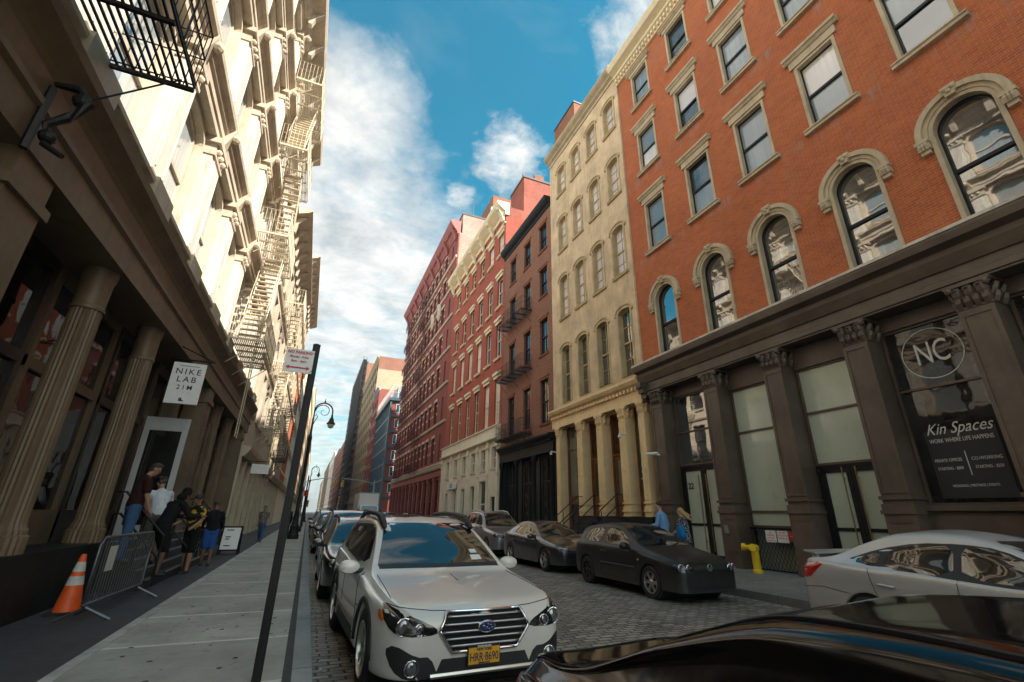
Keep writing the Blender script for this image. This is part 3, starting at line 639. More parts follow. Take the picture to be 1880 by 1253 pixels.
MB().tube([(13.7, 39.0, 28.5), (13.7, 39.0, 33.0)], .3, 12).build('flue_pipe', M['chrome'], b)
low = [(c, 1.05, 4.95, 1.62, 0) for c in cols]; gr = [(47.3, 1.0, .3, 3.2, 0), (44.4, 1.1, .3, 3.4, 0), (41.65, 1.1, .3, 3.4, 0), (38.95, 1.2, .3, 3.5, 0), (36.3, 1.6, .6, 3.5, 0), (33.9, 1.0, .16, 2.7, 0)]
W2 = Fac(12.72, -1); base = wall(MB(), W2, 32.72, 49.75, .15, 7.05, low+gr, .3, 10).build('base_wall', M['white_stone'], b)
for c in cols: window(b, W2, c, 4.95, 1.05, 1.62, 0, 'white_stone', 'glass_old', fw=.08, rec=.15, cols=1, sill=('white_stone', .14, .1, .12), casing=('white_stone', .09, .04))
for c, w, z, h, _ in gr: window(b, W2, c, z, w, h, 0, 'white_stone' if c > 35 else 'black_iron', 'glass_green' if c > 37 else 'glass_shop', fw=.08, rec=.18, rail=(35 < c < 37), name='shop_window')
m = MB(); m.mould(W2, 32.72, 49.75, [(-.2, 7.052), (.22, 7.052), (.34, 7.12), (.34, 7.2), (.14, 7.26), (.14, 8.02), (.26, 8.1), (.26, 8.18), (-.2, 8.2)]); m.build('fascia', M['white_stone'], b)
for c in (32.98, 35.1, 37.6, 40.3, 43.0, 45.8, 49.4):
    m = MB(); F2 = W2; m.fb(F2, c-.26, c+.26, -.02, .16, .15, 1.0); m.fb(F2, c-.2, c+.2, -.02, .10, 1.0, 6.5); m.fb(F2, c-.27, c+.27, -.02, .2, 6.5, 6.75); m.fb(F2, c-.24, c+.24, -.02, .16, 6.75, 7.05); m.fb(F2, c-.25, c+.25, -.02, .15, 4.45, 4.6); m.build('pilaster', M['white_stone'], b)
sb = MB().fb(W2, 43.4, 46.8, .12, .18, 3.82, 4.42).build('sign_board', M['white'], b); text('CB2', .5, M['ink'], sb, (12.72-.185, 45.1, 4.12))
# --- large dark red building
Dx = Fac(12.8, -1); R_ = Dx
b = thing('brick_building', 'large dark red brick building banded in pale stone with a red bracketed cornice', 'building', (XB, 67.0, .15))
cols = [52.0, 55.3] + [58.4+i*2.42 for i in range(11)]; rows = [(7.2, 2.9), (11.85, 2.75), (16.4, 2.65), (20.7, 2.6), (25.0, 2.6), (29.2, 2.5), (33.2, 2.2)]
W_ = lambda c: .7 if c < 53 else 1.35
wall(MB(), Dx, 49.78, 84.0, 6.6, 36.3, [(c, W_(c), z, h, 0) for c in cols for z, h in rows], .3, 16).build('wall', M['brick_dark'], b)
for c in cols:
    for z, h in rows: window(b, Dx, c, z, W_(c), h, 0, 'dk_iron', 'glass', fw=.08, rec=.2, hood=('slab', 'band_stone', .34, .06, .12) if c > 53 else None)
m = MB()
for z, h in rows:
    m.mould(Dx, 49.78, 84.02, [(-.02, z-.55), (.12, z-.55), (.2, z-.42), (.2, z-.28), (-.02, z-.2)])
    for c in cols[1:]:
        for e in (-1, 1):
            for q in (.35, .72): m.fb(Dx, c+e*1.02-.22, c+e*1.02+.22, -.02, .05, z+h*q, z+h*q+.24)
m.mould(Dx, 49.78, 84.02, [(-.02, 6.1), (.3, 6.15), (.4, 6.35), (.4, 6.5), (-.02, 6.62)]); m.build('stone_bands', M['band_stone'], b)
for c in (57.0, 60.8): m = MB(); m.ball((XB-.1, c, 27.6), .8, 8, 6, (.4, .9, 1.6)); m.ball((XB-.2, c+.3, 28.6), .5, 8, 6, (.5, .8, 1)); m.build('carved_panel', M['band_stone'], b)
m = MB(); m.mould(Dx, 49.9, 84.3, [(-.3, 36.3), (.1, 36.3), (.15, 36.6), (.3, 36.8), (.95, 37.7), (1.1, 38.0), (1.1, 38.25), (-.3, 38.3)]); dentils(m, Dx, 50, 84.2, .1, .75, 37.1, 37.5, .3, .3)
for i in range(9):
    c = 50.6+i*4.1; m.prism([(.1, 35.6), (.25, 35.6), (.4, 36.4), (.9, 37.3), (.9, 37.7), (.1, 37.7)], lambda p, t: (XB-p[0], t, p[1]), c-.3, c+.3)
m.build('cornice', M['red_cornice'], b)
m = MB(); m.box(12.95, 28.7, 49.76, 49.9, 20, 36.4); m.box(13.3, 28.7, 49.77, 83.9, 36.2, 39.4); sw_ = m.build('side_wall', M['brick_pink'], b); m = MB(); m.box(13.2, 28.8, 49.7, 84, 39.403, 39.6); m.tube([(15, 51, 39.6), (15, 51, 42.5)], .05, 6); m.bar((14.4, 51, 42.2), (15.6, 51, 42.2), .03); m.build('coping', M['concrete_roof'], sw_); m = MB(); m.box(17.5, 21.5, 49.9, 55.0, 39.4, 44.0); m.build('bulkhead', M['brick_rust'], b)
MB().fb(Dx, 49.8, 84.0, -.35, -.25, .15, 6.3).build('shop_wall', M['dk_iron'], b)
for i in range(13):
    c = 50.4+i*2.78; m = MB(); m.fb(Dx, c-.26, c+.26, -.25, .12, .15, 5.4); m.fb(Dx, c-.34, c+.34, -.25, .2, 5.0, 5.25); m.fb(Dx, c-.34, c+.34, -.25, .22, .15, .8); m.build('pilaster', M['red_cornice'], b)
    if i < 12: window(b, Fac(XB+.25, -1), c+1.39, .6, 2.0, 4.6, 0, 'dk_iron', 'glass_shop', fw=.1, rec=-.1, cols=2, name='shop_window')
m = MB(); m.mould(Dx, 49.8, 84.0, [(-.3, 5.42), (.15, 5.42), (.15, 6.05), (-.3, 6.05)]); m.build('fascia', M['red_cornice'], b)
fire_escape('dark red fire escape nearer the pink wall of the large banded building', Dx, 62.5, 68.0, [6.9, 11.5, 16.1, 20.4, 24.7, 28.9, 32.9], .95, M['dk_iron'], slats=6)
fire_escape('dark red fire escape at the far end of the large banded building', Dx, 74.5, 80.0, [6.9, 11.5, 16.1, 20.4, 24.7, 28.9, 32.9], .95, M['dk_iron'], slats=6)
XR = 12.9
# ------------------------------------------------------------------ left-hand row (fronts face +x)
XL = -3.6; Lf = Fac(XL, 1)
b = thing('cast_iron_building', 'ivory cast iron building with fluted shop columns and tall pilasters lit by the sun', 'building', (XL, 12.0, .15))
ys = [5.9+2.75*i for i in range(-6, 8)]                  # column lines
LV = [(6.62, 10.25, 11.0), (11.0, 14.25, 14.95), (14.95, 17.9, 18.55), (18.55, 21.3, 21.9)]   # floor, capital top, entablature top
Y0, Y1 = -11.5, 26.3
ops = []
for i in range(len(ys)-1):
    for k, (z0, zc, z1) in enumerate(LV): ops.append(((ys[i]+ys[i+1])/2, 1.62, z0+.42, zc-z0-.55, .35))
Wl = Fac(XL-.12, 1)
wall(MB(), Wl, Y0, Y1, 6.5, 22.2, ops, .35, 14).build('wall', M['left_iron'], b)
for c, w, z, h, r in ops: window(b, Wl, c, z, w, h, r, 'left_iron2', 'glass_left', fw=.09, rec=.12, cols=1, sill=('left_iron2', .16, .12, .08), casing=('left_iron2', .11, .05))
for k, (z0, zc, z1) in enumerate(LV):
    m = MB(); c2 = MB(); f = L0(1); w = .40; y = 0; X = 0
    m.fb(f, -w-.05, w+.05, -.13, .22, z0, z0+.35); m.fb(f, -w-.02, w+.02, -.13, .19, z0+.35, z0+.5); m.fb(f, -w, w, -.13, .12, z0+.5, zc-.5); m.fb(f, -w+.10, w-.10, .12, .16, z0+.6, zc-.6)
    m.fb(f, -w+.16, -w+.19, .16, .178, z0+.7, zc-.7); m.fb(f, w-.19, w-.16, .16, .178, z0+.7, zc-.7)
    c2.fb(f, -w-.03, w+.03, -.12, .17, zc-.5, zc-.42); c2.fb(f, -w, w, -.12, .15, zc-.42, zc-.16); c2.fb(f, -w-.09, w+.09, -.12, .24, zc-.16, zc)
    for t in (-.24, 0, .24): c2.ball((.17, t, zc-.29), .09, 6, 5)
    c2.prism([(.14, zc-.1), (.20, zc+.05), (.38, z1-.22), (.38, z1-.1), (.14, z1-.1)], lambda p, t: (p[0], t, p[1]), -.14, .14); c2.ball((.37, 0, z1-.3), .13, 6, 5)
    me, mc = m.mesh('pilaster'), c2.mesh('capital'); me.materials.append(M['left_iron']); mc.materials.append(M['left_iron2'])
    for y in ys:
        if Y0+.5 < y < Y1-.3: o = ref(me, 'pilaster', b, Vector((XL, y, 0))-world_loc(b)); ref(mc, 'capital', o, (0,0,0))
    c2 = MB(); e = z1-zc
    c2.mould(Lf, Y0, Y1, [(-.12, zc+.002), (.12, zc+.002), (.12, zc+e*.25), (.16, zc+e*.27), (.16, zc+e*.52), (.22, zc+e*.58), (.27, zc+e*.74), (.36, zc+e*.82), (.38, zc+e*.95), (-.12, z1)])
    c2.build('entablature', M['left_iron2'], b)
m = MB(); m.mould(Lf, Y0, Y1+.1, [(-.3, 21.9), (.4, 21.9), (.45, 22.2), (.95, 22.45), (1.02, 22.7), (1.02, 22.78), (-.3, 22.8)])
for i in range(24): y = -11+i*1.6; m.prism([(.35, 21.6), (.5, 21.6), (.6, 22.0), (.92, 22.4), (.4, 22.4)], lambda p, t: (XL+p[0], t, p[1]), y-.12, y+.12)
m.box(XL-.5, XL+.3, 17.8, 18.6, 22.8, 24.2); m.ball((XL-.1, 18.2, 24.5), .5, 8, 6); m.build('cornice', M['left_iron2'], b)
# shop storey
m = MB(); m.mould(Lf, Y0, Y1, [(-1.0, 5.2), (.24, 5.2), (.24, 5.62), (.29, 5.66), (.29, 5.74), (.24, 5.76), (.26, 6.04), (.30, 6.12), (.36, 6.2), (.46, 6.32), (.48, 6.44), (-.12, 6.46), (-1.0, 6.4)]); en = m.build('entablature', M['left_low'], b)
m = MB(); m.mould(Lf, Y0, Y1, [(-.1, 6.462), (.34, 6.462), (.34, 6.5), (.26, 6.53), (.26, 6.78), (.33, 6.82), (.33, 6.9), (-.1, 6.92)])
for i in range(int((Y1-Y0)/.36)):
    y = Y0+.2+i*.36; m.ball((XL+.26, y, 6.65), .12, 6, 5, (.5, 1.1, .75)); m.ball((XL+.28, y+.18, 6.64), .07, 5, 4, (.6, .9, 1))
for y in ys:
    if Y0 < y < Y1: m.fb(Lf, y-.45, y+.45, .0, .38, 6.5, 6.95)
m.build('carved_band', M['left_iron2'], b)
MB().fb(Lf, Y0, Y1, -1.05, -.95, .15, 6.4).build('shop_back_wall', M['left_dark'], b)
MB().fb(Lf, Y0, 11.6, -.9, .22, .15, 1.0).build('shop_base', M['black_iron'], b); MB().fb(Lf, 18.2, Y1, -.9, .1, .15, .75).build('shop_base', M['black_iron'], b)
for i, y in enumerate(ys):
    if y > Y1 - .3: continue
    cx = XL-.1; zb = 1.0 if y < 12 else .15
    if y < 12 or y > 17.5 or True:
        zb = 1.0 if y < 12 else (.15 if y < 18 else .75)
        if abs(y-16.9) < .3 or y > 24 or abs(y-5.9) < .3:
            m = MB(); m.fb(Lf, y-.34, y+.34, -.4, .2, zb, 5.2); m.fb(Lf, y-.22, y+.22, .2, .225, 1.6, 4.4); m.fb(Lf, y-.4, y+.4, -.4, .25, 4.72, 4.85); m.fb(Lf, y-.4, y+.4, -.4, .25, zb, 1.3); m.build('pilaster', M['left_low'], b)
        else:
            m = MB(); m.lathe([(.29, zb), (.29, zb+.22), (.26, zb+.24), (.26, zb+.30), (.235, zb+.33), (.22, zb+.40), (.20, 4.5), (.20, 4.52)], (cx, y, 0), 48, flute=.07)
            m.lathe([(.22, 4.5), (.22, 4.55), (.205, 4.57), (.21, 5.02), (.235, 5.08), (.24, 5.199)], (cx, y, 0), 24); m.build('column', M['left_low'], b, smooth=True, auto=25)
for i in range(len(ys)-1):
    s0, s1 = ys[i]+.05, ys[i+1]-.05
    if s0 > Y1-2: continue
    door = abs((s0+s1)/2-15.5) < .6
    z0 = 1.0
    m = MB(); d0, d1 = -.72, -.58
    for za, zb in ((z0, z0+.55), (3.55, 3.72), (5.0, 5.2)): m.fb(Lf, s0, s1, d0, d1, za, zb)
    for s in (s0, (s0+s1)/2-.06, s1-.12): m.fb(Lf, s, s+.12, d0+.002, d1-.002, z0+.1, 5.0)
    f = m.build('shop_frame', M['left_low'] if i % 2 else M['left_dark'], b)
    MB().fb(Lf, s0, s1, -.68, -.655, z0+.2, 5.1).build('pane', M['glass_shop'], f)
# open glazed door with a white frame, standing out from the front
dx0, dx1, dy = -3.86, -2.97, 13.3
m = MB(); m.box(dx0, dx1, dy, dy+.06, 3.35, 3.66); m.box(dx0, dx1, dy, dy+.06, 1.02, 1.25); m.box(dx0, dx0+.12, dy, dy+.06, 1.25, 3.35); m.box(dx1-.12, dx1, dy, dy+.06, 1.25, 3.35)
dr = m.build('door', M['dull_white'], b); MB().box(dx0+.1, dx1-.1, dy+.02, dy+.04, 1.2, 3.4).build('pane', M['glass_shop'], dr)
m = MB()
for k in range(5): m.box(XL-.5, XL+.16+.16*(5-k), 11.62, 18.18, .15+.17*k, .15+.17*(k+1))
st = m.build('stair', M['black_wall'], b); m = MB()
for k in range(5): m.box(XL+.10+.16*(5-k), XL+.165+.16*(5-k), 11.62, 18.18, .15+.17*(k+1)-.015, .15+.17*(k+1)+.004)
m.build('stair_nosing', M['steel'], st)
for y, n in ((11.7, 0), (14.3, 0), (18.1, 0), (19.2, 1)):
    m = MB()
    for h in (.9, .5): m.tube([(XL+.1, y, 1.0+h), (XL+.25, y, 1.0+h), (XL+1.05, y, .2+h), (XL+1.05, y, .2)], .024, 6)
    for x, z in ((XL+.2, .9), (XL+.65, .5)): m.tube([(x, y, z), (x, y, z+.95)], .02, 6)
    m.build('handrail', M['black_iron'], b)
# sign bracket lamp arms on the entablature
m = MB(); y = 5.42
m.tube([(XL+.28, y, 6.0), (XL+.5, y, 6.02), (XL+.62, y, 5.85), (XL+.5, y, 5.6), (XL+.36, y, 5.45), (XL+.42, y, 5.2), (XL+.6, y, 5.1)], [.03,.05,.06,.05,.04,.04,.03], 8)
m.ball((XL+.56, y, 5.86), .09, 10, 8); m.ball((XL+.42, y, 5.3), .08, 10, 8); m.tube([(XL+.28, y, 5.95), (XL+.28, y, 5.1)], .04, 6)
m.build('scroll_bracket', M['black_iron'], b)
t = fire_escape('black iron fire escape overhanging the shop columns at the near end of the ivory building', Lf, 1.0, 5.9, [6.95, 10.6], 1.3, M['black_iron'], d0=.36, slats=11, brackets=True)
t = fire_escape('ivory iron fire escape zigzagging up the far end of the ivory cast iron building', Lf, 16.6, 20.2, [7.0, 11.2, 15.3, 18.9], 1.35, M['ivory_metal'], d0=.35, drop=3.8, slats=16)
# --- further buildings on the left side
def simple_building(name, label, x, k, y0, y1, z1, mat, trim, pane, ncol, floors, zf=5.2, fh=3.7, wr=.55, depth=14, proj=.6, shop='left_dark', frame='black_iron', hood=None, hh=.66, winname='window', cat='building', side=None, shoph=4.6):
    b = thing(name, label, cat, (x, (y0+y1)/2, .15)); F = Fac(x, k)
    st = (y1-y0)/ncol; cs = [y0+st*(i+.5) for i in range(ncol)]; ops = [(c, st*wr, zf+fh*j+fh*.2, fh*hh, 0) for c in cs for j in range(floors)]
    wall(MB(), F, y0+.01, y1-.01, shoph, z1-.5, ops, .3, depth).build('wall', M[mat], b)
    for c, w, z, h, r in ops: window(b, F, c, z, w, h, 0, frame, pane, fw=.09, rec=.2, sill=(trim, .18, .12, .12), hood=('slab', trim, .3, .1, .15) if hood else None)
    m = MB(); m.mould(F, y0, y1, [(-.3, z1-.9), (.1, z1-.9), (.15, z1-.5), (proj*.8, z1-.25), (proj, z1-.1), (proj, z1), (-.3, z1)])
    for i in range(int((y1-y0)/1.5)): c = y0+.6+i*1.5; m.prism([(.1, z1-1.5), (.22, z1-1.5), (.3, z1-.9), (proj*.75, z1-.4), (.1, z1-.4)], lambda p, t: (x+k*p[0], t, p[1]), c-.15, c+.15)
    m.build('cornice', M[trim], b)
    m = MB(); m.mould(F, y0, y1, [(-.2, shoph-.5), (.2, shoph-.5), (.4, shoph-.2), (.45, shoph), (-.2, shoph+.02)])
    for j in range(1, floors): m.mould(F, y0, y1, [(-.05, zf+fh*j-.2), (.12, zf+fh*j-.16), (.18, zf+fh*j), (-.05, zf+fh*j+.04)])
    m.build('string_course', M[trim], b)
    for c in [y0+.2]+[y0+st*i for i in range(1, ncol)]+[y1-.2]: MB().fb(F, c-.18, c+.18, -.3, .1, .15, shoph-.5).build('shop_pier', M[trim], b)
    sh = MB().fb(F, y0+.05, y1-.05, -.4, -.3, .15, shoph-.3).build('shop_wall', M[shop], b)
    MB().fb(F, y0+.4, y1-.4, -.297, -.28, .7, shoph-.8).build('pane', M['glass_shop'], sh)
    return b, F
b2, F2 = simple_building('stone_building', 'weathered ivory loft building with a bracketed dark cornice beside the cast iron building', -3.5, 1, 26.35, 41, 19.0, 'left_iron2', 'left_iron2', 'glass', 6, 3, 5.6, 4.1, proj=1.0)
fire_escape('ivory fire escape on the weathered loft building behind the parking sign', F2, 30, 34, [6.2, 10.2, 14.2], 1.2, M['ivory_metal'], d0=.1, drop=4.0, slats=9)
b2, F2 = simple_building('stone_building', 'grey tan loft building with a long toothed cornice further down the shady side', -3.5, 1, 41.05, 60, 24.0, 'stone_tan', 'left_iron2', 'glass', 7, 5, proj=1.0)
fire_escape('black fire escape low on the grey tan loft building above the pavement', F2, 42, 46, [5.6, 9.6], 1.1, M['black_iron'], d0=.1, slats=8)
simple_building('brick_building', 'narrow orange brick building squeezed among ivory fronts on the left', -3.5, 1, 60.05, 70, 20.5, 'brick_orange', 'cream_trim', 'glass', 4, 4)
simple_building('stone_building', 'white painted loft building before the cross street on the left', -3.5, 1, 70.05, 86, 22, 'white_stone', 'white_stone', 'glass', 6, 4)
simple_building('brick_building', 'rust brick block beyond the cross street on the left', -3.5, 1, 101, 135, 26, 'brick_rust', 'cream_trim', 'glass', 9, 5)
simple_building('stone_building', 'tall tan block in the far left distance', -3.5, 1, 135.1, 190, 34, 'stone_tan', 'cream_trim', 'glass', 11, 7)
simple_building('brick_building', 'last brick block at the vanishing point on the left', -3.5, 1, 205, 320, 30, 'brick_brown', 'cream_trim', 'glass', 14, 6)
# --- far buildings on the right
b = thing('glass_building', 'blue glass corner building with red brick side windows past the cross street', 'office building', (12.9, 110, .15))
T = Fac(12.9, -1); m = MB(); m.box(13.2, 30, 98.2, 121.9, .15, 24.0); m.build('wall', M['brick_dark'], b)
m = MB()
for j in range(7):
    z = 4.6+j*3.25; m.fb(T, 98, 122, -.30, -.16, z-.2, z+.2); m.box(12.9, 30, 97.9, 98.3, z-.22, z+.22)
for i in range(13): m.fb(T, 98+i*2-.09 if i else 98, 98+i*2+.09, -.30, -.14, .15, 24.3)
for i in range(6): x = 12.84+i*3.4; m.box(x, x+.35, 97.86, 98.3, .15, 24.3)
m.box(12.6, 30.2, 97.6, 122.1, 24.1, 24.7); m.build('frame', M['teal_metal'], b)
MB().fb(T, 98.3, 122, -.3, -.25, .2, 24.1).build('curtain_wall', M['glass_blue'], b)
me = None
for j in range(6):
    for i in range(5):
        x = 14.0+i*3.4; z = 5.3+j*3.25
        if me is None:
            q = MB(); q.box(-.75, .75, -.08, .02, 0, 1.9); me = q.mesh('window'); me.materials.append(M['white']); q = MB(); q.box(-.66, -.04, -.1, -.081, .08, 1.82); q.box(.04, .66, -.1, -.081, .08, 1.82); mp = q.mesh('pane'); mp.materials.append(M['glass_blue'])
        w = ref(me, 'window', b, Vector((x+.9, 98.18, z))-world_loc(b)); ref(mp, 'pane', w, (0,0,0))
m = MB(); 
for i in range(16): m.bar((13.2+i*1.05, 98.1, 24.7), (13.2+i*1.05, 98.1, 27.6), .05)
for i in range(20): m.bar((13.0, 98.2+i*1.2, 24.7), (13.0, 98.2+i*1.2, 27.6), .05)
for z in (26.0, 27.6): m.bar((13, 98.1, z), (30, 98.1, z), .06); m.bar((13, 98.1, z), (13, 121.5, z), .06)
m.build('roof_railing', M['white'], b); m = MB(); m.box(14.5, 28, 100, 120, 24.7, 27.8); m.build('penthouse', M['grey_panel'], b)
sg = MB(); sg.fb(T, 97.2, 98.0, .2, 1.6, 4.0, 5.4); sgo = sg.build('sign_board', M['teal_metal'], b); MB().box(11.4, 12.6, 97.12, 97.18, 4.2, 5.2).build('neon_panel', plain('teal_sign', (.02,.45,.48), .3), sgo)
simple_building('brick_building', 'tall grey edged dark brick slab behind the blue glass building', 12.85, -1, 122.1, 134, 33, 'brick_dark', 'grey_panel', 'glass_blue', 3, 7, fh=3.6, depth=22)
bb, FF = simple_building('tan_building', 'broad tan ribbon windowed building with brick top in the right distance', 12.9, -1, 134.2, 178, 45.5, 'brick_tan', 'stone_tan', 'glass', 8, 10, fh=3.9, wr=.8, depth=26)
m = MB(); m.box(12.95, 38, 134.1, 134.25, 34, 41.5); m.build('side_wall', M['brick_tan'], bb); m = MB(); m.box(12.95, 38, 134.08, 134.25, 41.5, 45.4); m.build('parapet_wall', M['brick_brown'], bb); m = MB(); m.box(22, 34, 136, 150, 45.5, 49); m.build('bulkhead', M['brick_rust'], bb); m = MB(); m.lathe([(1.6, 49), (1.7, 53), (.2, 54.5)], (33, 140, 0), 14); m.build('water_tank', M['steel'], bb)
b, F2 = simple_building('brown_building', 'dark building wrapped in scaffolding in the right distance', 12.9, -1, 178.2, 232, 57, 'brick_brown', 'rust_metal', 'glass', 8, 12, fh=4.2)
m = MB()
for i in range(16): s = 178.5+i*3.5; m.bar((11.4, s, .15), (11.4, s, 59), .09); m.bar((12.6, s, .15), (12.6, s, 59), .07)
for j in range(20): z = 2.5+j*2.9; m.fb(F2, 178.4, 232, .3, 1.6, z, z+.14); m.bar((11.4, 178.4, z+1), (11.4, 232, z+1), .05)
for j in range(20):
    z = 2.5+j*2.9
    for i in range(0, 15, 2): m.bar((11.38, 178.5+i*3.5, z), (11.38, 182+i*3.5, z+2.9), .045)
m.build('scaffolding', M['rust_metal'], b)
simple_building('brick_building', 'red brown brick block beyond the scaffolded building', 12.9, -1, 246, 300, 36, 'brick_rust', 'stone_tan', 'glass', 9, 8)
simple_building('brick_building', 'dark reddish block before the last white slab at the street end', 12.9, -1, 300.2, 372, 38, 'brick_red_side', 'grey_panel', 'glass', 9, 8)
simple_building('white_building', 'pale slab near the vanishing point on the right', 12.9, -1, 372.2, 470, 44, 'white_stone', 'white_stone', 'glass', 9, 9)
simple_building('brick_building', 'hazy last brown block at the end of the street', 12.9, -1, 480, 640, 46, 'brick_brown', 'stone_tan', 'glass', 9, 9)
simple_building('stone_building', 'pale far block closing the street at the horizon', 12.9, -1, 660, 820, 40, 'stone_tan', 'stone_tan', 'glass', 6, 6)
b = thing('tower_block', 'small hazy tower closing the end of the street', 'building', (5, 905, 0)); m = MB(); m.box(-12, 3, 900, 912, 0, 30); m.box(3.02, 20, 902, 914, 0, 22); m.build('wall', M['grey_panel'], b)
# water tank on the roofs
b = thing('water_tank', 'dark round wooden roof tank peeping over the black cornice', 'water tank', (16.6, 27.2, 26.4))
m = MB(); m.lathe([(1.35, 26.4), (1.4, 29.4), (1.45, 29.5)], (16.6, 27.2, 0), 20); m.build('barrel', M['black_wall'], b); MB().lathe([(1.5, 29.5), (.8, 30.2), (.08, 30.6)], (16.6, 27.2, 0), 20).build('roof', M['concrete_roof'], b)
m = MB()
for sx in (-1, 1):
    for sy in (-1, 1): m.bar((16.6+sx*.9, 27.2+sy*.9, 22.6), (16.6+sx*.9, 27.2+sy*.9, 26.4), .09)
m.build('stand', M['black_iron'], b)
b = thing('party_wall', 'beige and brick chimney stub between the black cornice and the stucco building', 'wall', (14.6, 25.4, 22.6))
m = MB(); m.box(14.2, 15.6, 24.1, 27.4, 22.6, 25.6); m.build('masonry', M['brick_tan'], b)
# ------------------------------------------------------------------ ground
def sheet(name, x0, x1, y0, y1, z, mat, t=None):
    m = MB()
    if t: m.box(x0, x1, y0, y1, z-t, z)
    else: m.add([(x0,y0,z),(x1,y0,z),(x1,y1,z),(x0,y1,z)], [(0,1,2,3)])
    o = m.build(name, mat); struct(o); return o
def cobble():
    m, nt, b = newmat('worn_granite_blocks'); p = posn(nt)
    d = nt.nodes.new('ShaderNodeTexNoise'); d.inputs['Scale'].default_value = 1.3; nt.links.new(p, d.inputs['Vector'])
    w = nt.nodes.new('ShaderNodeVectorMath'); w.operation = 'MULTIPLY_ADD'; w.inputs[1].default_value = (.2,.2,0); nt.links.new(d.outputs['Color'], w.inputs[0]); nt.links.new(p, w.inputs[2])
    t = N(nt, 'ShaderNodeTexBrick', Scale=1.0); t.inputs['Brick Width'].default_value = .24; t.inputs['Row Height'].default_value = .115; t.inputs['Mortar Size'].default_value = .014; t.inputs['Mortar Smooth'].default_value = .6; t.inputs['Bias'].default_value = -.1
    for k, v in (('Color1', (.40,.355,.30)), ('Color2', (.13,.117,.10)), ('Mortar', (.016,.014,.012))): t.inputs[k].default_value = (*v, 1)
    nt.links.new(w.outputs[0], t.inputs['Vector'])
    f = noise(nt, p, .55, 6, .7); c = mixc(nt, mathn(nt, 'MULTIPLY', ramp(nt, f, .42, .7), .6), t.outputs[0], (.24,.22,.19))
    g = noise(nt, p, 1.7, 5, .7); c = mixc(nt, mathn(nt, 'MULTIPLY', ramp(nt, g, .5, .75), .6), c, (.04,.036,.032))
    nt.links.new(c, b.inputs['Base Color']); nt.links.new(mathn(nt, 'ADD', mathn(nt, 'MULTIPLY', noise(nt, p, 6, 3), .35), .38), b.inputs['Roughness'])
    hh = mathn(nt, 'ADD', mathn(nt, 'MULTIPLY', t.outputs['Fac'], -1), mathn(nt, 'MULTIPLY', noise(nt, p, 22, 4), .5)); bump(nt, b, hh, .9, .03); return m
def pavement(name, base, joint, sp, off, jw=.065, rough=.8):
    m, nt, b = newmat(name); p = posn(nt); sp_ = nt.nodes.new('ShaderNodeSeparateXYZ'); nt.links.new(p, sp_.inputs[0])
    f = noise(nt, p, .9, 6, .7); c = mixc(nt, ramp(nt, f, .3, .72), tuple(x*.66 for x in base), tuple(x*1.25 for x in base))
    s = noise(nt, p, 5.5, 5, .7); c = mixc(nt, mathn(nt, 'MULTIPLY', ramp(nt, s, .56, .68), .45), c, tuple(x*.45 for x in base))
    sl = mathn(nt, 'FLOOR', mathn(nt, 'DIVIDE', mathn(nt, 'SUBTRACT', sp_.outputs[1], off), sp)); wn = nt.nodes.new('ShaderNodeTexWhiteNoise'); wn.noise_dimensions = '1D'; nt.links.new(sl, wn.inputs['W'])
    c = mixc(nt, mathn(nt, 'MULTIPLY', wn.outputs['Value'], .35), c, tuple(x*.6 for x in base))
    e = mathn(nt, 'ADD', sp_.outputs[1], mathn(nt, 'MULTIPLY', mathn(nt, 'SUBTRACT', noise(nt, p, 7, 3), .5), .05))
    fr = mathn(nt, 'FRACT', mathn(nt, 'DIVIDE', mathn(nt, 'SUBTRACT', e, off), sp)); j = mathn(nt, 'LESS_THAN', fr, jw/sp)
    c = mixc(nt, mathn(nt, 'MULTIPLY', j, .85), c, joint); nt.links.new(c, b.inputs['Base Color']); b.inputs['Roughness'].default_value = rough; b.inputs['Specular IOR Level'].default_value = .3
    bump(nt, b, noise(nt, p, 60, 3), .35, .006); return m
sheet('ground', -900, 900, -300, 1600, -.06, paint('distant_ground', (.10,.095,.09), .9, .2, .05, 0))
sheet('road', .28, 9.05, -20, 700, 0, cobble())
asph = paint('patched_asphalt', (.075,.072,.068), .85, .35, .8, 0, bmp=.5)
sheet('cross_street', -300, 300, 86.2, 97.0, .006, asph)
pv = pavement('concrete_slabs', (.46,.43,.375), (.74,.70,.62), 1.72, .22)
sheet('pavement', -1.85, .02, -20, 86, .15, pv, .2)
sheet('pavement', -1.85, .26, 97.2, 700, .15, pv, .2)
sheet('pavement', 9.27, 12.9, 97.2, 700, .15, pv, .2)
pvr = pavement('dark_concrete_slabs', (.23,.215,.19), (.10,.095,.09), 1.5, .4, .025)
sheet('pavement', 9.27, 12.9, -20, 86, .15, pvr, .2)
sheet('pavement_strip', .02, .10, -20, 86, .146, paint('dark_tar_strip', (.05,.05,.05), .8, .3, 3, 0, bmp=.4), .2)
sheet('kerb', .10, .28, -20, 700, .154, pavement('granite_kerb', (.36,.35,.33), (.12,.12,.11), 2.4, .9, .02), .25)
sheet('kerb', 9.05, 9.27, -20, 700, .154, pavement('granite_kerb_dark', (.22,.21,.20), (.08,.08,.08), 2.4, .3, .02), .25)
sheet('pavement_seam', -1.97, -1.85, -20, 86, .156, paint('pale_worn_seam', (.50,.48,.44), .8, .45, 2.6, 0, bmp=.5, dirt=(.2,.19,.18)), .2)
sheet('vault_pavement', -4.6, -1.97, -20, 86, .148, paint('dark_vault_lights', (.055,.053,.055), .7, .3, 1.1, 0, bmp=.3), .2)
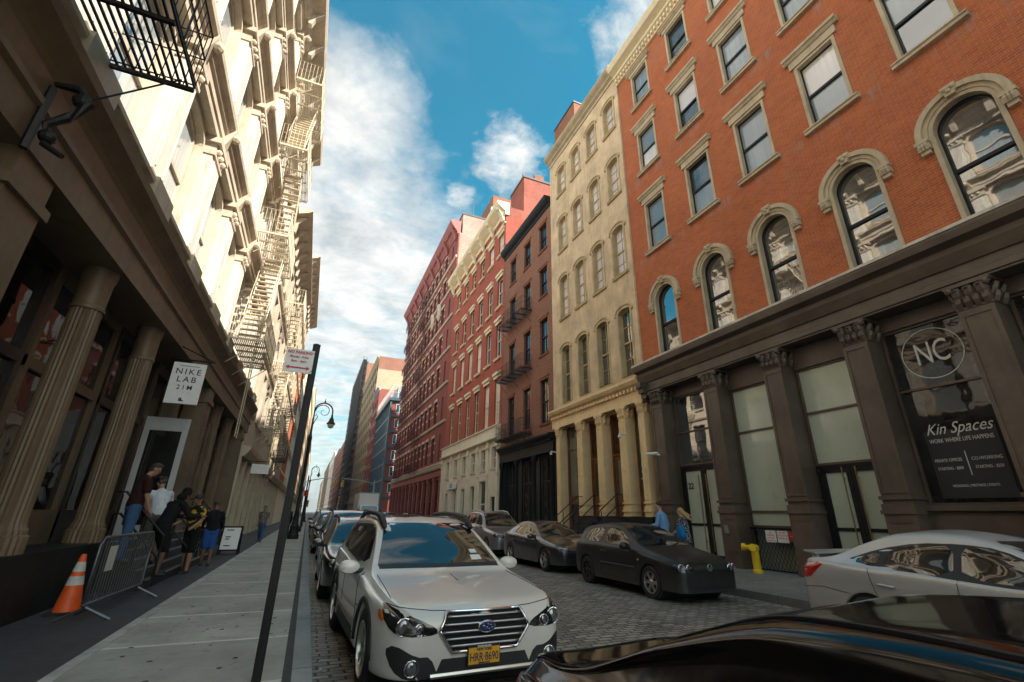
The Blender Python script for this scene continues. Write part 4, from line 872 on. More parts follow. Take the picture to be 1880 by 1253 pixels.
# litter, gum and stains
rr = random.Random(3)
m = MB()
for i in range(110):
    x, y = rr.choice([(rr.uniform(.3, .62), rr.uniform(3, 30)), (rr.uniform(2.8, 6.5), rr.uniform(3.5, 20)), (rr.uniform(-1.6, 0), rr.uniform(4, 22)), (rr.uniform(9.3, 12), rr.uniform(4, 16)), (rr.uniform(.3, .5), rr.uniform(3, 16))]); z = .156 if -1.8 < x < .28 or x > 9 else .003
    a = rr.uniform(0, 6); s = rr.uniform(.012, .05); m.add([(x+s*cos(a+k*1.57)*rr.uniform(.5,1), y+s*sin(a+k*1.57), z+rr.uniform(.002,.012)) for k in range(4)], [(0,1,2,3)])
o = m.build('litter', plain('paper_litter', (.5,.48,.43), .8, var=.4), fix=False); struct(o, 'stuff')
m = MB()
for i in range(260):
    x, y = (rr.uniform(-1.8, 0), rr.uniform(3.5, 30)) if i % 3 else (rr.uniform(9.4, 12.3), rr.uniform(3, 18)); s = rr.uniform(.012, .035); z = .1535
    m.add([(x+s*cos(k*.785)*rr.uniform(.75,1.1), y+s*sin(k*.785)*rr.uniform(.75,1.1), z) for k in range(8)], [tuple(range(8))])
o = m.build('gum_spots', plain('old_gum', (.05,.048,.045), .8, var=.4), fix=False); struct(o, 'stuff')
m = MB()
for i in range(16):                                        # hairline cracks wandering over the slabs
    x, y = rr.uniform(-1.7, -.2), rr.uniform(3.5, 24); P = [(x, y)]
    for k in range(rr.randint(5, 12)): P.append((min(-.02, max(-1.83, P[-1][0]+rr.uniform(-.12, .16))), P[-1][1]+rr.uniform(-.05, .13)))
    for (xa, ya), (xb, yb) in zip(P[:-1], P[1:]): m.add([(xa-.004, ya, .1525), (xa+.004, ya, .1525), (xb+.004, yb, .1525), (xb-.004, yb, .1525)], [(0,1,2,3)])
o = m.build('pavement_cracks', M['ink'], fix=False); struct(o, 'stuff')
M['satin'] = plain('satin_metal', (.45,.46,.48), .35, .9)
# ------------------------------------------------------------------ cars (front faces -y; u runs from the nose back)
def mono(pts):
    xs = [p[0] for p in pts]; ys = [p[1] for p in pts]; n = len(xs)
    d = [(ys[i+1]-ys[i])/(xs[i+1]-xs[i]) for i in range(n-1)]; m = [d[0]]+[0 if d[i-1]*d[i] <= 0 else 2*d[i-1]*d[i]/(d[i-1]+d[i]) for i in range(1, n-1)]+[d[-1]]
    def f(x):
        if x <= xs[0]: return ys[0]
        if x >= xs[-1]: return ys[-1]
        i = max(k for k in range(n-1) if xs[k] <= x); h = xs[i+1]-xs[i]; t = (x-xs[i])/h
        return (1+2*t)*(1-t)**2*ys[i]+t*(1-t)**2*h*m[i]+t*t*(3-2*t)*ys[i+1]+t*t*(t-1)*h*m[i+1]
    return f
def catmull(P, k):
    out = []
    for i in range(len(P)-1):
        a, b, c, d = P[max(i-1,0)], P[i], P[i+1], P[min(i+2,len(P)-1)]
        for j in range(k):
            t = j/k; out.append(tuple(.5*((2*b[q])+(c[q]-a[q])*t+(2*a[q]-5*b[q]+4*c[q]-d[q])*t*t+(3*b[q]-a[q]-3*c[q]+d[q])*t**3) for q in (0,1)))
    out.append(P[-1]); return out
class Car:
    def __init__(s, name, label, cat, loc, spec, paintm, group=None, rz=0):
        s.t = thing(name, label, cat, loc, group, rz); s.sp = spec; s.base = Vector(loc)
        L, W, H = spec['L'], spec['W'], spec['H']; top, belt, plan = mono(spec['top']), mono(spec['belt']), mono(spec['plan'])
        gb, gt = spec.get('gb', .90), spec.get('gt', .66); zb0 = spec.get('sill', .24); r = spec['wr']*1.13; ends = spec.get('ends', (.34, .36))
        us = [0, .012, .03, .06, .1, .15, .21, .28]; u = .34
        while u < L-.34: us.append(u); u += .05
        us += [L-q for q in (.28, .21, .15, .1, .06, .03, .012, 0)]
        s.prof = []; k = 4
        for u in us:
            w, zt, zs = plan(u), top(u), belt(u); zt = max(zt, zs+.03); zbt = zb0
            zbt = max(zbt, zb0+(ends[0]-zb0)*max(0, 1-u/.5), zb0+(ends[1]-zb0)*max(0, 1-(L-u)/.5))
            for wu in spec['wheels']:
                du = abs(u-wu)
                if du < r: zbt = max(zbt, spec['wr']+sqrt(r*r-du*du)-.0)
            f = min(1, max(0, (zt-zs-.03)/(H-.95))); we = w*(gb*(1-f)+gt*f); g = zt-zs
            zm = zbt+(zs-zbt)*.55
            P = [(w*.93, zbt), (w*.985, zbt+.008), (w*.995, zbt+min(.10, (zs-zbt)*.3)), (w, zm), (w*.993, zs-(zs-zbt)*.16), (w*.965, zs), (w*(.93*(1-f)+.91*f), zs+g*.07+.006), (we+(w*.93-we)*.18*f+.004, zs+g*.72), (we*.955, zs+g*.93), (we*.62, zt-.003*(1-f)-.004), (0, zt+.012*(1-f)+.022*f)]
            s.prof.append((u, catmull(P, k)))
        n = len(s.prof[0][1]); N2 = 2*n-1; m = MB()
        for u, P in s.prof:
            ring = [(-x, u, z) for x, z in P]+[(x, u, z) for x, z in P[-2::-1]]; m.v += ring
        for i in range(len(us)-1):
            for j in range(N2-1): a = i*N2+j; m.f.append((a, a+1, a+N2+1, a+N2))
        m.f += [tuple(range(N2)), tuple(range((len(us)-1)*N2, len(us)*N2))]
        s.bvh = BVHTree.FromPolygons([Vector(v) for v in m.v], m.f); s.body = s.put(m, 'body', paintm, smooth=True, auto=50)
        q = MB(); q.box(-W*.40, W*.40, .25, L-.25, .17, .52); q.box(-W*.47, W*.47, spec['wheels'][0]+r*.9, spec['wheels'][1]-r*.9, .2, .42)
        for wu in spec['wheels']: q.lathe([(r*.98, -W*.47), (r*.98, W*.47)], (0, wu, spec['wr']), 24, 'x')
        s.put(q, 'underbody', M['under'])
    def put(s, mb, name, mat, parent=None, **kw):
        me = mb.mesh(name, **kw); me.materials.append(mat); o = bpy.data.objects.new(name, me); C.objects.link(o); o.parent = parent or s.t; return o
    def hit(s, p, mode):
        L = s.sp['L']
        o, d = {'front': (Vector((p[0], -2, p[1])), Vector((0,1,0))), 'rear': (Vector((p[0], L+2, p[1])), Vector((0,-1,0))), 'left': (Vector((-3, p[0], p[1])), Vector((1,0,0))), 'right': (Vector((3, p[0], p[1])), Vector((-1,0,0))), 'top': (Vector((p[0], p[1], 4)), Vector((0,0,-1)))}[mode]
        a, nrm, _, _ = s.bvh.ray_cast(o, d)
        if a is None: a, nrm, _, _ = s.bvh.find_nearest(o+d*(3 if mode in ('left','right') else 2.2))
        if nrm.dot(d) > 0: nrm = -nrm
        return a, nrm
    def patch(s, poly, mode, name, mat, off=.005, rnd=1, sub=5, rings=4, parent=None, thick=.02, cut=.22):
        for _ in range(rnd):
            q = []
            for i in range(len(poly)):
                a, b = poly[i], poly[(i+1) % len(poly)]
                q += [(a[0]*(1-cut)+b[0]*cut, a[1]*(1-cut)+b[1]*cut), (a[0]*cut+b[0]*(1-cut), a[1]*cut+b[1]*(1-cut))]
            poly = q
        P = []; sub = max(1, int(sub*6/len(poly))) if len(poly) > 6 else sub
        for i in range(len(poly)):
            a, b = poly[i], poly[(i+1) % len(poly)]
            for j in range(sub): t = j/sub; P.append((a[0]+(b[0]-a[0])*t, a[1]+(b[1]-a[1])*t))
        c = (sum(p[0] for p in P)/len(P), sum(p[1] for p in P)/len(P)); n = len(P); m = MB()
        for k in range(rings):
            f = 1-k/rings
            for p in P: a, nr = s.hit((c[0]+(p[0]-c[0])*f, c[1]+(p[1]-c[1])*f), mode); m.v.append(tuple(a+nr*off))
        a, nr = s.hit(c, mode); m.v.append(tuple(a+nr*off))
        for k in range(rings-1):
            for i in range(n): j = (i+1) % n; m.f.append((k*n+i, k*n+j, (k+1)*n+j, (k+1)*n+i))
        for i in range(n): m.f.append(((rings-1)*n+i, (rings-1)*n+(i+1) % n, rings*n))
        e = len(m.v)
        for p in P: a, nr = s.hit(p, mode); m.v.append(tuple(a-nr*thick))
        for i in range(n): j = (i+1) % n; m.f.append((i, j, e+j, e+i))
        return s.put(m, name, mat, parent, smooth=True, auto=45)
    def both(s, poly, mode, *a, **k):
        r = []
        if mode in ('front', 'rear', 'top'): r = [s.patch([(e*x, z) for x, z in poly], mode, *a, **k) for e in (-1, 1)]
        else: r = [s.patch(poly, sd, *a, **k) for sd in ('left', 'right')]
        return r
    def line(s, pts, mode, r=.004, name='seam', mat=None, off=.001, n=14, parent=None):
        P = []
        for a, b in zip(pts[:-1], pts[1:]):
            for j in range(n): t = j/n; P.append((a[0]+(b[0]-a[0])*t, a[1]+(b[1]-a[1])*t))
        P.append(pts[-1]); q = []
        for p in P: a, nr = s.hit(p, mode); q.append(a+nr*off)
        return q
    def seams(s, lines, mode, r=.0045, name='panel_gap', mat='under', off=.0005):
        m = MB()
        for l in lines: m.tube(s.line(l, mode, off=off), r, 5)
        return s.put(m, name, M[mat])
    def wheels(s, spokes=6, rimm='alloy', style=0, full=True):
        sp = s.sp; R = sp['wr']; wd = .215; tr = MB()
        tr.lathe([(R*.62, -wd/2), (R*.9, -wd/2), (R*.97, -wd*.42), (R, -wd*.28), (R, wd*.28), (R*.97, wd*.42), (R*.9, wd/2), (R*.66, wd/2-.004), (R*.655, wd*.2), (R*.655, -wd*.4)], n=36, axis='x')
        mt = tr.mesh('tyre', smooth=True, auto=40); mt.materials.append(M['rubber'])
        rm = MB(); rm.lathe([(R*.67, wd*.42), (R*.67, wd*.5), (R*.62, wd*.505), (R*.60, wd*.40), (R*.60, -wd*.3)], n=36, axis='x', cap=False)
        for k in range(spokes):
            for e in ((-1, 1) if style else (0,)):
                a = 2*pi*k/spokes+e*.13; c, q = cos(a), sin(a); t = Vector((0, -q, c)); rad = Vector((0, c, q))
                w0, w1 = (R*.10, R*.105) if not style else (R*.05, R*.055)
                p0, p1 = rad*R*.10, rad*R*.63; x0, x1 = wd*.36, wd*.43
                vs = [Vector((x, 0, 0))+p+t*w*g for p, x, w in ((p0, x0, w0), (p1, x1, w1)) for g in (-1, 1)]; vs2 = [v-Vector((.035,0,0)) for v in vs]
                rm.add(vs+vs2, [(0,1,3,2), (4,6,7,5), (0,4,5,1), (1,5,7,3), (3,7,6,2), (2,6,4,0)])
        rm.lathe([(R*.17, wd*.2), (R*.17, wd*.40), (R*.12, wd*.46), (.01, wd*.46)], n=16, axis='x')
        mr = rm.mesh('rim', smooth=True, auto=30); mr.materials.append(M[rimm])
        bk = MB().lathe([(R*.60, -.03), (R*.60, -.02)], n=24, axis='x').mesh('brake_disc'); bk.materials.append(M['under'])
        for wu in sp['wheels']:
            for e in (-1, 1):
                w = bpy.data.objects.new('wheel', mt); C.objects.link(w); w.parent = s.t; w.location = (e*(sp['W']/2-wd/2-.015), wu, R); w.rotation_euler = (0, 0, 0 if e > 0 else pi)
                ref(mr, 'rim', w, (0,0,0)); ref(bk, 'brake_disc', w, (.045,0,0))
    def mirrors(s, u, z, mat, x=None, sc=1):
        x = x or s.sp['W']/2
        for e in (-1, 1):
            m = MB(); c = Vector((e*(x+.11), u, z))
            m.lathe([(.02, -.075), (.075*sc, -.06), (.092*sc, -.02), (.095*sc, .03), (.088*sc, .045)], (0,0,0), 16, 'y')
            m.v = [(c.x+v[0]*1.35, c.y+v[1], c.z+v[2]*.85) for v in m.v]
            o = s.put(m, 'mirror', mat, smooth=True, auto=50)
            q = MB(); q.tube([(e*(x-.08), u+.02, z-.04), (c.x-e*.06, u+.01, z-.05)], .03, 6); s.put(q, 'mirror_arm', M['trim'], o)
    def handles(s, us, z, mat):
        for u in us:
            for sd, e in (('left', -1), ('right', 1)):
                a, n = s.hit((u, z), sd); b, _ = s.hit((u+.2, z+.012), sd); m = MB()
                m.tube([a-n*.005, a+n*.03+(b-a)*.15, b+n*.03-(b-a)*.1, b-n*.005], .014, 6); s.put(m, 'door_handle', mat, smooth=True)
    def plate(s, z, rear=False, tx=None, detail=False, x=0):
        L = s.sp['L']; a, n = s.hit((x, z), 'rear' if rear else 'front'); sg = 1 if rear else -1; y = a.y+sg*.02
        m = MB(); m.box(x-.155, x+.155, y, y+sg*.012, z-.08, z+.08); fr = s.put(m, 'plate_frame', M['ink'])
        m = MB(); m.box(x-.147, x+.147, y+sg*.0121, y+sg*.017, z-.062, z+.062); s.put(m, 'license_plate', M['gold_plate'], fr)
        if tx:
            def T(st, sz, zz, mt, sx): o = text(st, sz, M[mt], s.t, s.base+Vector((x, y-.0185, zz)), '-y', .0008, sx=sx, bold=.001)
            T(tx, .088, z-.012, 'blue_ink', .74); T('NEW YORK', .027, z+.047, 'blue_ink', 1); T('STATEN ISLAND', .018, z+.071, 'white', 1); T('EMPIRE STATE', .017, z-.054, 'blue_ink', 1)
    def common(s, fw=None, sides=None, rear=None, glassm='carglass'):
        if fw: s.patch(fw, 'front', 'windshield', M[glassm], .003, 1, 8, 6, cut=.05)
        if rear: s.patch(rear, 'rear', 'rear_window', M[glassm], .003, 1, 8, 5, cut=.08)
        for p in sides or []: s.both(p, 'left', 'side_window', M[glassm], .003, 1, 5, 4)
    def wipers(s, z, x):
        m = MB(); m.tube([s.line([(-x, z-.02), (-.05, z+.05)], 'front', off=.012)[i] for i in (0, 7, 14)], .008, 5); m.tube([s.line([(.1, z-.02), (x*.8, z+.03)], 'front', off=.012)[i] for i in (0, 7, 14)], .008, 5); s.put(m, 'wiper', M['trim'])
def headlight(car, poly, mat='lens', beads=((.5,.5,.055),), side=(-1, 1), amber=None):
    for e in side:
        o = car.patch([(e*x, z) for x, z in poly], 'front', 'headlight', M['lamp_dark'], .006, 1, 5, 4)
        x0, x1 = min(p[0] for p in poly), max(p[0] for p in poly); z0, z1 = min(p[1] for p in poly), max(p[1] for p in poly)
        for fx, fz, r in beads:
            a, n = car.hit((e*(x0+(x1-x0)*fx), z0+(z1-z0)*fz), 'front'); m = MB(); m.ball(a+Vector((0,.004,0)), r, 14, 9, (1, .35, 1)); car.put(m, 'projector', M['lens'], o, smooth=True)
            m = MB(); q = [(a.x+r*1.15*cos(t*.5236), a.y-.012, a.z+r*1.15*sin(t*.5236)) for t in range(13)]; m.tube(q, .006, 5); car.put(m, 'lamp_ring', M['chrome'], o)
        if amber: car.patch([(e*x, z) for x, z in amber], 'front', 'turn_signal', M['amber'], .009, 1, 4, 3, parent=o)
SUV = dict(L=4.8, W=1.84, H=1.56, wr=.355, wheels=(.92, 3.67), sill=.27, ends=(.30, .40), gb=.90, gt=.66,
    top=[(0,.66),(.012,.71),(.03,.74),(.06,.765),(.12,.80),(.25,.835),(.6,.885),(1.0,.93),(1.28,.96),(1.42,1.01),(1.9,1.30),(2.3,1.485),(2.7,1.545),(3.3,1.56),(3.9,1.535),(4.3,1.47),(4.5,1.33),(4.68,1.08),(4.78,.95),(4.8,.8)],
    belt=[(0,.58),(.03,.66),(.1,.72),(.3,.785),(.9,.86),(1.4,.905),(2.5,.97),(4.0,1.05),(4.6,1.02),(4.78,.9),(4.8,.75)],
    plan=[(0,.60),(.012,.65),(.03,.69),(.06,.735),(.12,.79),(.25,.855),(.45,.893),(.9,.915),(2.4,.92),(4.0,.905),(4.4,.875),(4.65,.82),(4.77,.75),(4.8,.66)])
SEDAN = dict(L=4.6, W=1.79, H=1.43, wr=.325, wheels=(.9, 3.58), sill=.21, ends=(.22, .34), gb=.88, gt=.62,
    top=[(0,.56),(.02,.62),(.06,.67),(.15,.72),(.5,.80),(1.0,.88),(1.2,.915),(1.35,.965),(1.8,1.19),(2.15,1.34),(2.5,1.415),(2.8,1.43),(3.2,1.40),(3.6,1.27),(4.0,1.09),(4.2,1.045),(4.45,1.02),(4.55,.95),(4.6,.78)],
    belt=[(0,.50),(.05,.60),(.2,.68),(.9,.79),(1.4,.86),(2.5,.91),(3.6,.965),(4.1,.975),(4.45,.94),(4.57,.84),(4.6,.70)],
    plan=[(0,.56),(.02,.62),(.06,.69),(.15,.77),(.35,.845),(.9,.89),(2.3,.895),(3.6,.88),(4.1,.85),(4.4,.80),(4.55,.73),(4.6,.62)])
HATCH = dict(L=4.15, W=1.735, H=1.44, wr=.315, wheels=(.85, 3.36), sill=.20, ends=(.20, .30), gb=.88, gt=.66,
    top=[(0,.62),(.02,.67),(.06,.71),(.15,.755),(.5,.85),(.95,.93),(1.12,.965),(1.3,1.03),(1.75,1.27),(2.05,1.385),(2.4,1.435),(2.9,1.44),(3.4,1.40),(3.7,1.33),(3.9,1.14),(4.03,.95),(4.12,.86),(4.15,.7)],
    belt=[(0,.54),(.05,.64),(.2,.71),(.9,.83),(1.4,.90),(2.5,.935),(3.4,.96),(3.9,.95),(4.1,.84),(4.15,.64)],
    plan=[(0,.60),(.02,.66),(.06,.72),(.15,.785),(.35,.84),(.85,.865),(2.1,.868),(3.3,.86),(3.8,.83),(4.0,.78),(4.11,.71),(4.15,.62)])
def var(spec, **k): d = dict(spec); d.update(k); return d
def scaled(spec, L=None, H=None, W=None):
    d = dict(spec); fl = (L or d['L'])/d['L']; fh = (H or d['H'])/d['H']; fw = (W or d['W'])/d['W']
    for k in ('top', 'belt'): d[k] = [(u*fl, z*fh) for u, z in d[k]]
    d['plan'] = [(u*fl, w*fw) for u, w in d['plan']]; d['wheels'] = tuple(u*fl for u in d['wheels']); d['L'] *= fl; d['H'] *= fh; d['W'] *= fw; return d
# --- white wagon in front
white_paint = carpaint('pearl_white_paint', (.76,.73,.68), 0, .34, .8, dirt=.14)
c = Car('parked_car', 'white crossover with roof rails, yellow plate and chrome barred grille parked by the near kerb', 'car', (1.66, 4.50, 0), scaled(SUV, W=1.90), white_paint, rz=radians(2.6))
c.common([(-.76,1.005),(.76,1.005),(.575,1.475),(-.575,1.475)], [[(1.72,1.02),(2.62,1.07),(2.62,1.40),(2.3,1.395),(2.0,1.25)], [(2.70,1.07),(3.62,1.10),(3.62,1.40),(2.70,1.41)], [(3.7,1.11),(4.25,1.2),(4.1,1.37),(3.7,1.40)]], [(-.6,1.12),(.6,1.12),(.5,1.4),(-.5,1.4)])
c.both([(1.60,.98),(4.34,1.13),(4.22,1.43),(2.7,1.455),(2.25,1.435)], 'left', 'window_surround', M['trim'], .001, 1, 5, 4)
headlight(c, [(.45,.615),(.72,.605),(.83,.64),(.885,.74),(.87,.815),(.83,.815),(.62,.735),(.46,.665)], beads=((.66,.36,.06),(.36,.26,.04)), amber=[(.872,.70),(.90,.71),(.90,.77),(.882,.78)])
g = c.patch([(-.36,.765),(.36,.765),(.435,.64),(.31,.475),(-.31,.475),(-.435,.64)], 'front', 'grille', M['under'], .004, 0, 5, 4)
m = MB()
for i in range(5):
    z = .52+i*.053; w = .325+(.435-.325)*min(1, (z-.475)/.165) if z < .64 else .435-(z-.64)/.125*.075
    m.tube(c.line([(-w+.02, z), (w-.02, z)], 'front', off=.014), .0105, 6)
c.put(m, 'grille_bar', M['satin'], g, smooth=True); m = MB(); m.tube(c.line([(-.36,.765),(.36,.765),(.435,.64),(.31,.475),(-.31,.475),(-.435,.64),(-.36,.765)], 'front', off=.012, n=8), .014, 6); c.put(m, 'grille_frame', M['chrome'], g, smooth=True)
a, n = c.hit((0, .655), 'front'); m = MB(); m.lathe([(.082, .0), (.086, -.02), (.078, -.026)], (0, 0, 0), 28, 'y'); m.v = [(a.x+v[0], a.y-.012+v[1], a.z+v[2]*.58) for v in m.v]; em = c.put(m, 'emblem', M['chrome'], g, smooth=True, auto=40)
m = MB(); m.lathe([(.072, .0), (.072, -.004)], (0, 0, 0), 28, 'y'); m.v = [(a.x+v[0], a.y-.038+v[1], a.z+v[2]*.56) for v in m.v]; c.put(m, 'emblem_field', M['emblem_blue'], em)
m = MB()
for x, z, r in ((-.036,.008,.017),(.005,.022,.010),(.034,.014,.010),(.044,-.008,.010),(.018,-.02,.010),(-.004,-.004,.010)):
    P = [(a.x+x+r*(1 if k % 2 == 0 else .35)*cos(k*pi/4), a.z+z+r*(1 if k % 2 == 0 else .35)*sin(k*pi/4)) for k in range(8)]; m.prism(P, lambda p, t: (p[0], t, p[1]), a.y-.0425, a.y-.046)
c.put(m, 'emblem_stars', M['chrome'], em)
c.both([(.42,.30),(.70,.30),(.80,.36),(.86,.50),(.80,.55),(.62,.46),(.50,.455)], 'front', 'fog_bezel', M['trim'], .004, 1, 5, 4)
for e in (-1, 1):
    a, n = c.hit((e*.66, .385), 'front'); m = MB(); m.ball(a, .055, 14, 9, (1,.4,1)); o = c.put(m, 'fog_lamp', M['lens'], smooth=True); m = MB(); m.tube([(a.x+.06*cos(t*.5236), a.y-.012, a.z+.06*sin(t*.5236)) for t in range(13)], .006, 5); c.put(m, 'lamp_ring', M['chrome'], o)
c.patch([(-.40,.43),(.40,.43),(.46,.31),(-.46,.31)], 'front', 'lower_intake', M['trim'], .004, 0, 5, 3)
m = MB(); m.tube(c.line([(-.5,.315),(.5,.315)], 'front', off=.01), .02, 6); c.put(m, 'skid_trim', M['alloy'])
c.plate(.435, tx='HRR·8690', x=-.02)
c.seams([[(-.84,.82),(-.5,.785),(0,.765),(.5,.785),(.84,.82)]], 'front', .0045); c.seams([[(-.80,.40),(-.78,1.28)],[(.80,.40),(.78,1.28)]], 'top', .004)
for sd in ('left', 'right'): c.seams([[(1.45,.42),(1.48,.7),(1.6,.96)],[(2.66,.36),(2.66,1.0)],[(3.55,.5),(3.75,.9),(3.7,1.04)],[(1.46,.38),(3.4,.36)],[(.85,.70),(1.45,.66)]], sd, .004)
c.both([(1.55,.30),(3.3,.30),(3.28,.42),(1.6,.42)], 'left', 'side_cladding', M['trim'], .012, 0, 5, 3)
for sd in ('left', 'right'):
    m = MB(); m.tube(c.line([(1.6,.50),(3.3,.53)], sd, off=.012), .012, 6); c.put(m, 'side_moulding', M['alloy'])
    for wu in SUV['wheels']:
        m = MB(); R = .43; m.tube([c.hit((wu+R*cos(t*pi/14), .355+R*sin(t*pi/14)), sd)[0] for t in range(15)], .026, 6); c.put(m, 'arch_trim', M['trim'], smooth=True)
for e in (-1, 1):
    P = [c.hit((e*.60, u), 'top')[0] for u in (2.2, 2.32, 2.7, 3.3, 3.9, 4.3)]; m = MB()
    m.tube([P[0]+Vector((0,-.12,-.01)), P[0]+Vector((0,0,.045)), P[1]+Vector((0,0,.075)), P[2]+Vector((0,0,.07)), P[3]+Vector((0,0,.07)), P[4]+Vector((0,0,.07)), P[5]+Vector((0,0,.0))], [.028,.045,.045,.034,.034,.034,.03], 8)
    c.put(m, 'roof_rail', M['trim'], smooth=True)
c.patch([(-.42,2.55),(.42,2.55),(.44,3.5),(-.44,3.5)], 'top', 'sunroof', M['carglass'], .004, 1, 5, 4)
m = MB(); m.box(.40,.55,0,.002,0,.06); 
st = c.patch([(.42,1.06),(.56,1.06),(.55,1.11),(.42,1.11)], 'front', 'sticker', M['white'], .005, 0, 3, 2); c.patch([(.44,1.13),(.53,1.13),(.52,1.17),(.43,1.17)], 'front', 'sticker', M['white'], .005, 0, 3, 2)
c.wheels(5, 'alloy', 1); c.mirrors(1.72, 1.0, white_paint, .92, .95); c.handles((2.4, 3.4), .86, white_paint); c.patch([(-.74,1.0),(.74,1.0),(.735,1.035),(-.735,1.035)], 'front', 'cowl_strip', M['trim'], .006, 0, 9, 2)
for e in (-1, 1): c.patch([(e*.55,.95),(e*.80,.92),(e*.80,1.05),(e*.58,1.05)], 'rear', 'tail_light', M['red_lens'], .005, 1, 4, 3)
# --- generic equipment for the others
def outfit(c, kind, paintm, gl='carglass', spokes=6, style=0, rimm='alloy', detail=True, plate=True, rails=False, head=None, doors=2, seamm='under'):
    sp = c.sp; L, H = sp['L'], sp['H']; q = L/{'suv': 4.8, 'sedan': 4.6, 'hatch': 4.15}[kind]; hz = H/{'suv': 1.56, 'sedan': 1.43, 'hatch': 1.44}[kind]; wx = sp['W']/{'suv': 1.84, 'sedan': 1.79, 'hatch': 1.735}[kind]
    S2 = lambda P: [(u*q, z*hz) for u, z in P]; F3 = lambda P: [(x*wx, z*hz) for x, z in P]
    if kind == 'suv':
        c.common(F3([(-.74,1.005),(.74,1.005),(.57,1.475),(-.57,1.475)]), [S2(p) for p in ([(1.72,1.02),(2.62,1.07),(2.62,1.42),(2.3,1.40),(2.0,1.25)], [(2.70,1.07),(3.62,1.10),(3.62,1.42),(2.70,1.42)], [(3.7,1.11),(4.3,1.2),(4.15,1.38),(3.7,1.41)])], F3([(-.6,1.12),(.6,1.12),(.5,1.4),(-.5,1.4)]))
        hl = [(.44,.64),(.80,.66),(.85,.74),(.79,.79),(.5,.73)]; gr = [(-.34,.75),(.34,.75),(.36,.56),(-.36,.56)]; pz = .45; hu = (2.4, 3.4); mu = 1.72; mz = 1.0
    elif kind == 'sedan':
        c.common(F3([(-.69,.955),(.69,.955),(.50,1.345),(-.50,1.345)]), [S2(p) for p in ([(1.55,.925),(2.48,.94),(2.48,1.28),(2.2,1.265),(1.85,1.12)], [(2.56,.945),(3.35,.975),(3.25,1.20),(2.95,1.275),(2.56,1.285)], [(3.42,.99),(3.75,1.03),(3.36,1.175)])], F3([(-.6,1.1),(.6,1.1),(.48,1.33),(-.48,1.33)]))
        hl = [(.42,.60),(.74,.60),(.80,.68),(.70,.70),(.48,.66)]; gr = [(-.36,.63),(.36,.63),(.34,.55),(-.34,.55)]; pz = .36; hu = (2.25, 3.2); mu = 1.62; mz = .96
    else:
        c.common(F3([(-.68,1.0),(.68,1.0),(.52,1.38),(-.52,1.38)]), [S2(p) for p in (([(1.5,.965),(2.62,.985),(2.62,1.325),(2.2,1.335),(1.9,1.22)], [(2.74,.99),(3.55,1.02),(3.42,1.30),(2.74,1.33)]) if doors == 1 else ([(1.5,.965),(2.3,.98),(2.3,1.335),(2.1,1.33),(1.85,1.20)], [(2.38,.98),(3.05,1.0),(3.05,1.33),(2.38,1.335)], [(3.12,1.0),(3.6,1.03),(3.45,1.29),(3.12,1.32)]))], F3([(-.55,1.05),(.55,1.05),(.5,1.33),(-.5,1.33)]))
        hl = [(.45,.58),(.74,.58),(.79,.68),(.74,.735),(.46,.72)]; gr = [(-.42,.70),(.42,.70),(.42,.60),(-.42,.60)]; pz = .37; hu = (2.45,) if doors == 1 else (2.15, 2.95); mu = 1.55; mz = .98
    headlight(c, F3(head or hl), beads=((.28,.5,.05),(.72,.5,.055)))
    g = c.patch(F3(gr), 'front', 'grille', M['trim'], .004, 1, 5, 3)
    if detail:
        sm = {'suv': [[(1.45,.42),(1.48,.7),(1.6,1.0)],[(2.66,.36),(2.66,1.04)],[(3.55,.5),(3.75,.9),(3.7,1.06)],[(1.46,.38),(3.4,.36)]], 'sedan': [[(1.35,.32),(1.35,.6),(1.45,.88)],[(2.5,.3),(2.52,.94)],[(3.3,.35),(3.45,.7),(3.5,.96)],[(1.36,.3),(3.2,.3)]], 'hatch': [[(1.3,.3),(1.3,.6),(1.4,.92)],[(2.68,.3),(2.68,.96)],[(1.31,.3),(2.67,.3)]]}[kind]
        for sd in ('left', 'right'): c.seams([S2(l) for l in sm], sd, .004, mat=seamm)
        hz_ = {'suv': .815, 'sedan': .70, 'hatch': .745}[kind]
        c.seams([F3([(-.80,hz_),(-.4,hz_-.045),(0,hz_-.06),(.4,hz_-.045),(.80,hz_)])], 'front', .0045, mat=seamm)
        c.patch(F3([(-.62,.34),(.62,.34),(.56,.25),(-.56,.25)]) if kind != 'suv' else F3([(-.5,.42),(.5,.42),(.45,.33),(-.45,.33)]), 'front', 'lower_intake', M['trim'], .004, 1, 4, 3)
        c.wipers(({'suv': 1.05, 'sedan': .985, 'hatch': 1.01}[kind])*hz, .55); c.handles([u*q for u in hu], {'suv': .88, 'sedan': .78, 'hatch': .80}[kind]*hz, paintm)
    c.mirrors(mu*q, mz*hz, paintm, sp['W']/2-.03); c.wheels(spokes, rimm, style)
    for e in (-1, 1):
        p = {'suv': [(.55,.95),(.80,.92),(.80,1.05),(.58,1.05)], 'sedan': [(.50,.80),(.76,.78),(.78,.93),(.52,.93)], 'hatch': [(.55,.70),(.74,.70),(.74,.88),(.57,.88)]}[kind]
        c.patch([(e*x*wx, z*hz) for x, z in p], 'rear', 'tail_light', M['red_lens'], .005, 1, 4, 3)
    if plate: c.plate(pz*hz)
    if rails:
        for e in (-1, 1):
            P = [c.hit((e*sp['W']*.325, u*q), 'top')[0] for u in (2.2, 2.4, 3.0, 3.9, 4.3)]; m = MB(); m.tube([P[0]]+[p+Vector((0,0,.06)) for p in P[1:4]]+[P[4]], .026, 6); c.put(m, 'roof_rail', M['trim'] if rails == 1 else M['alloy'], smooth=True)
    return g
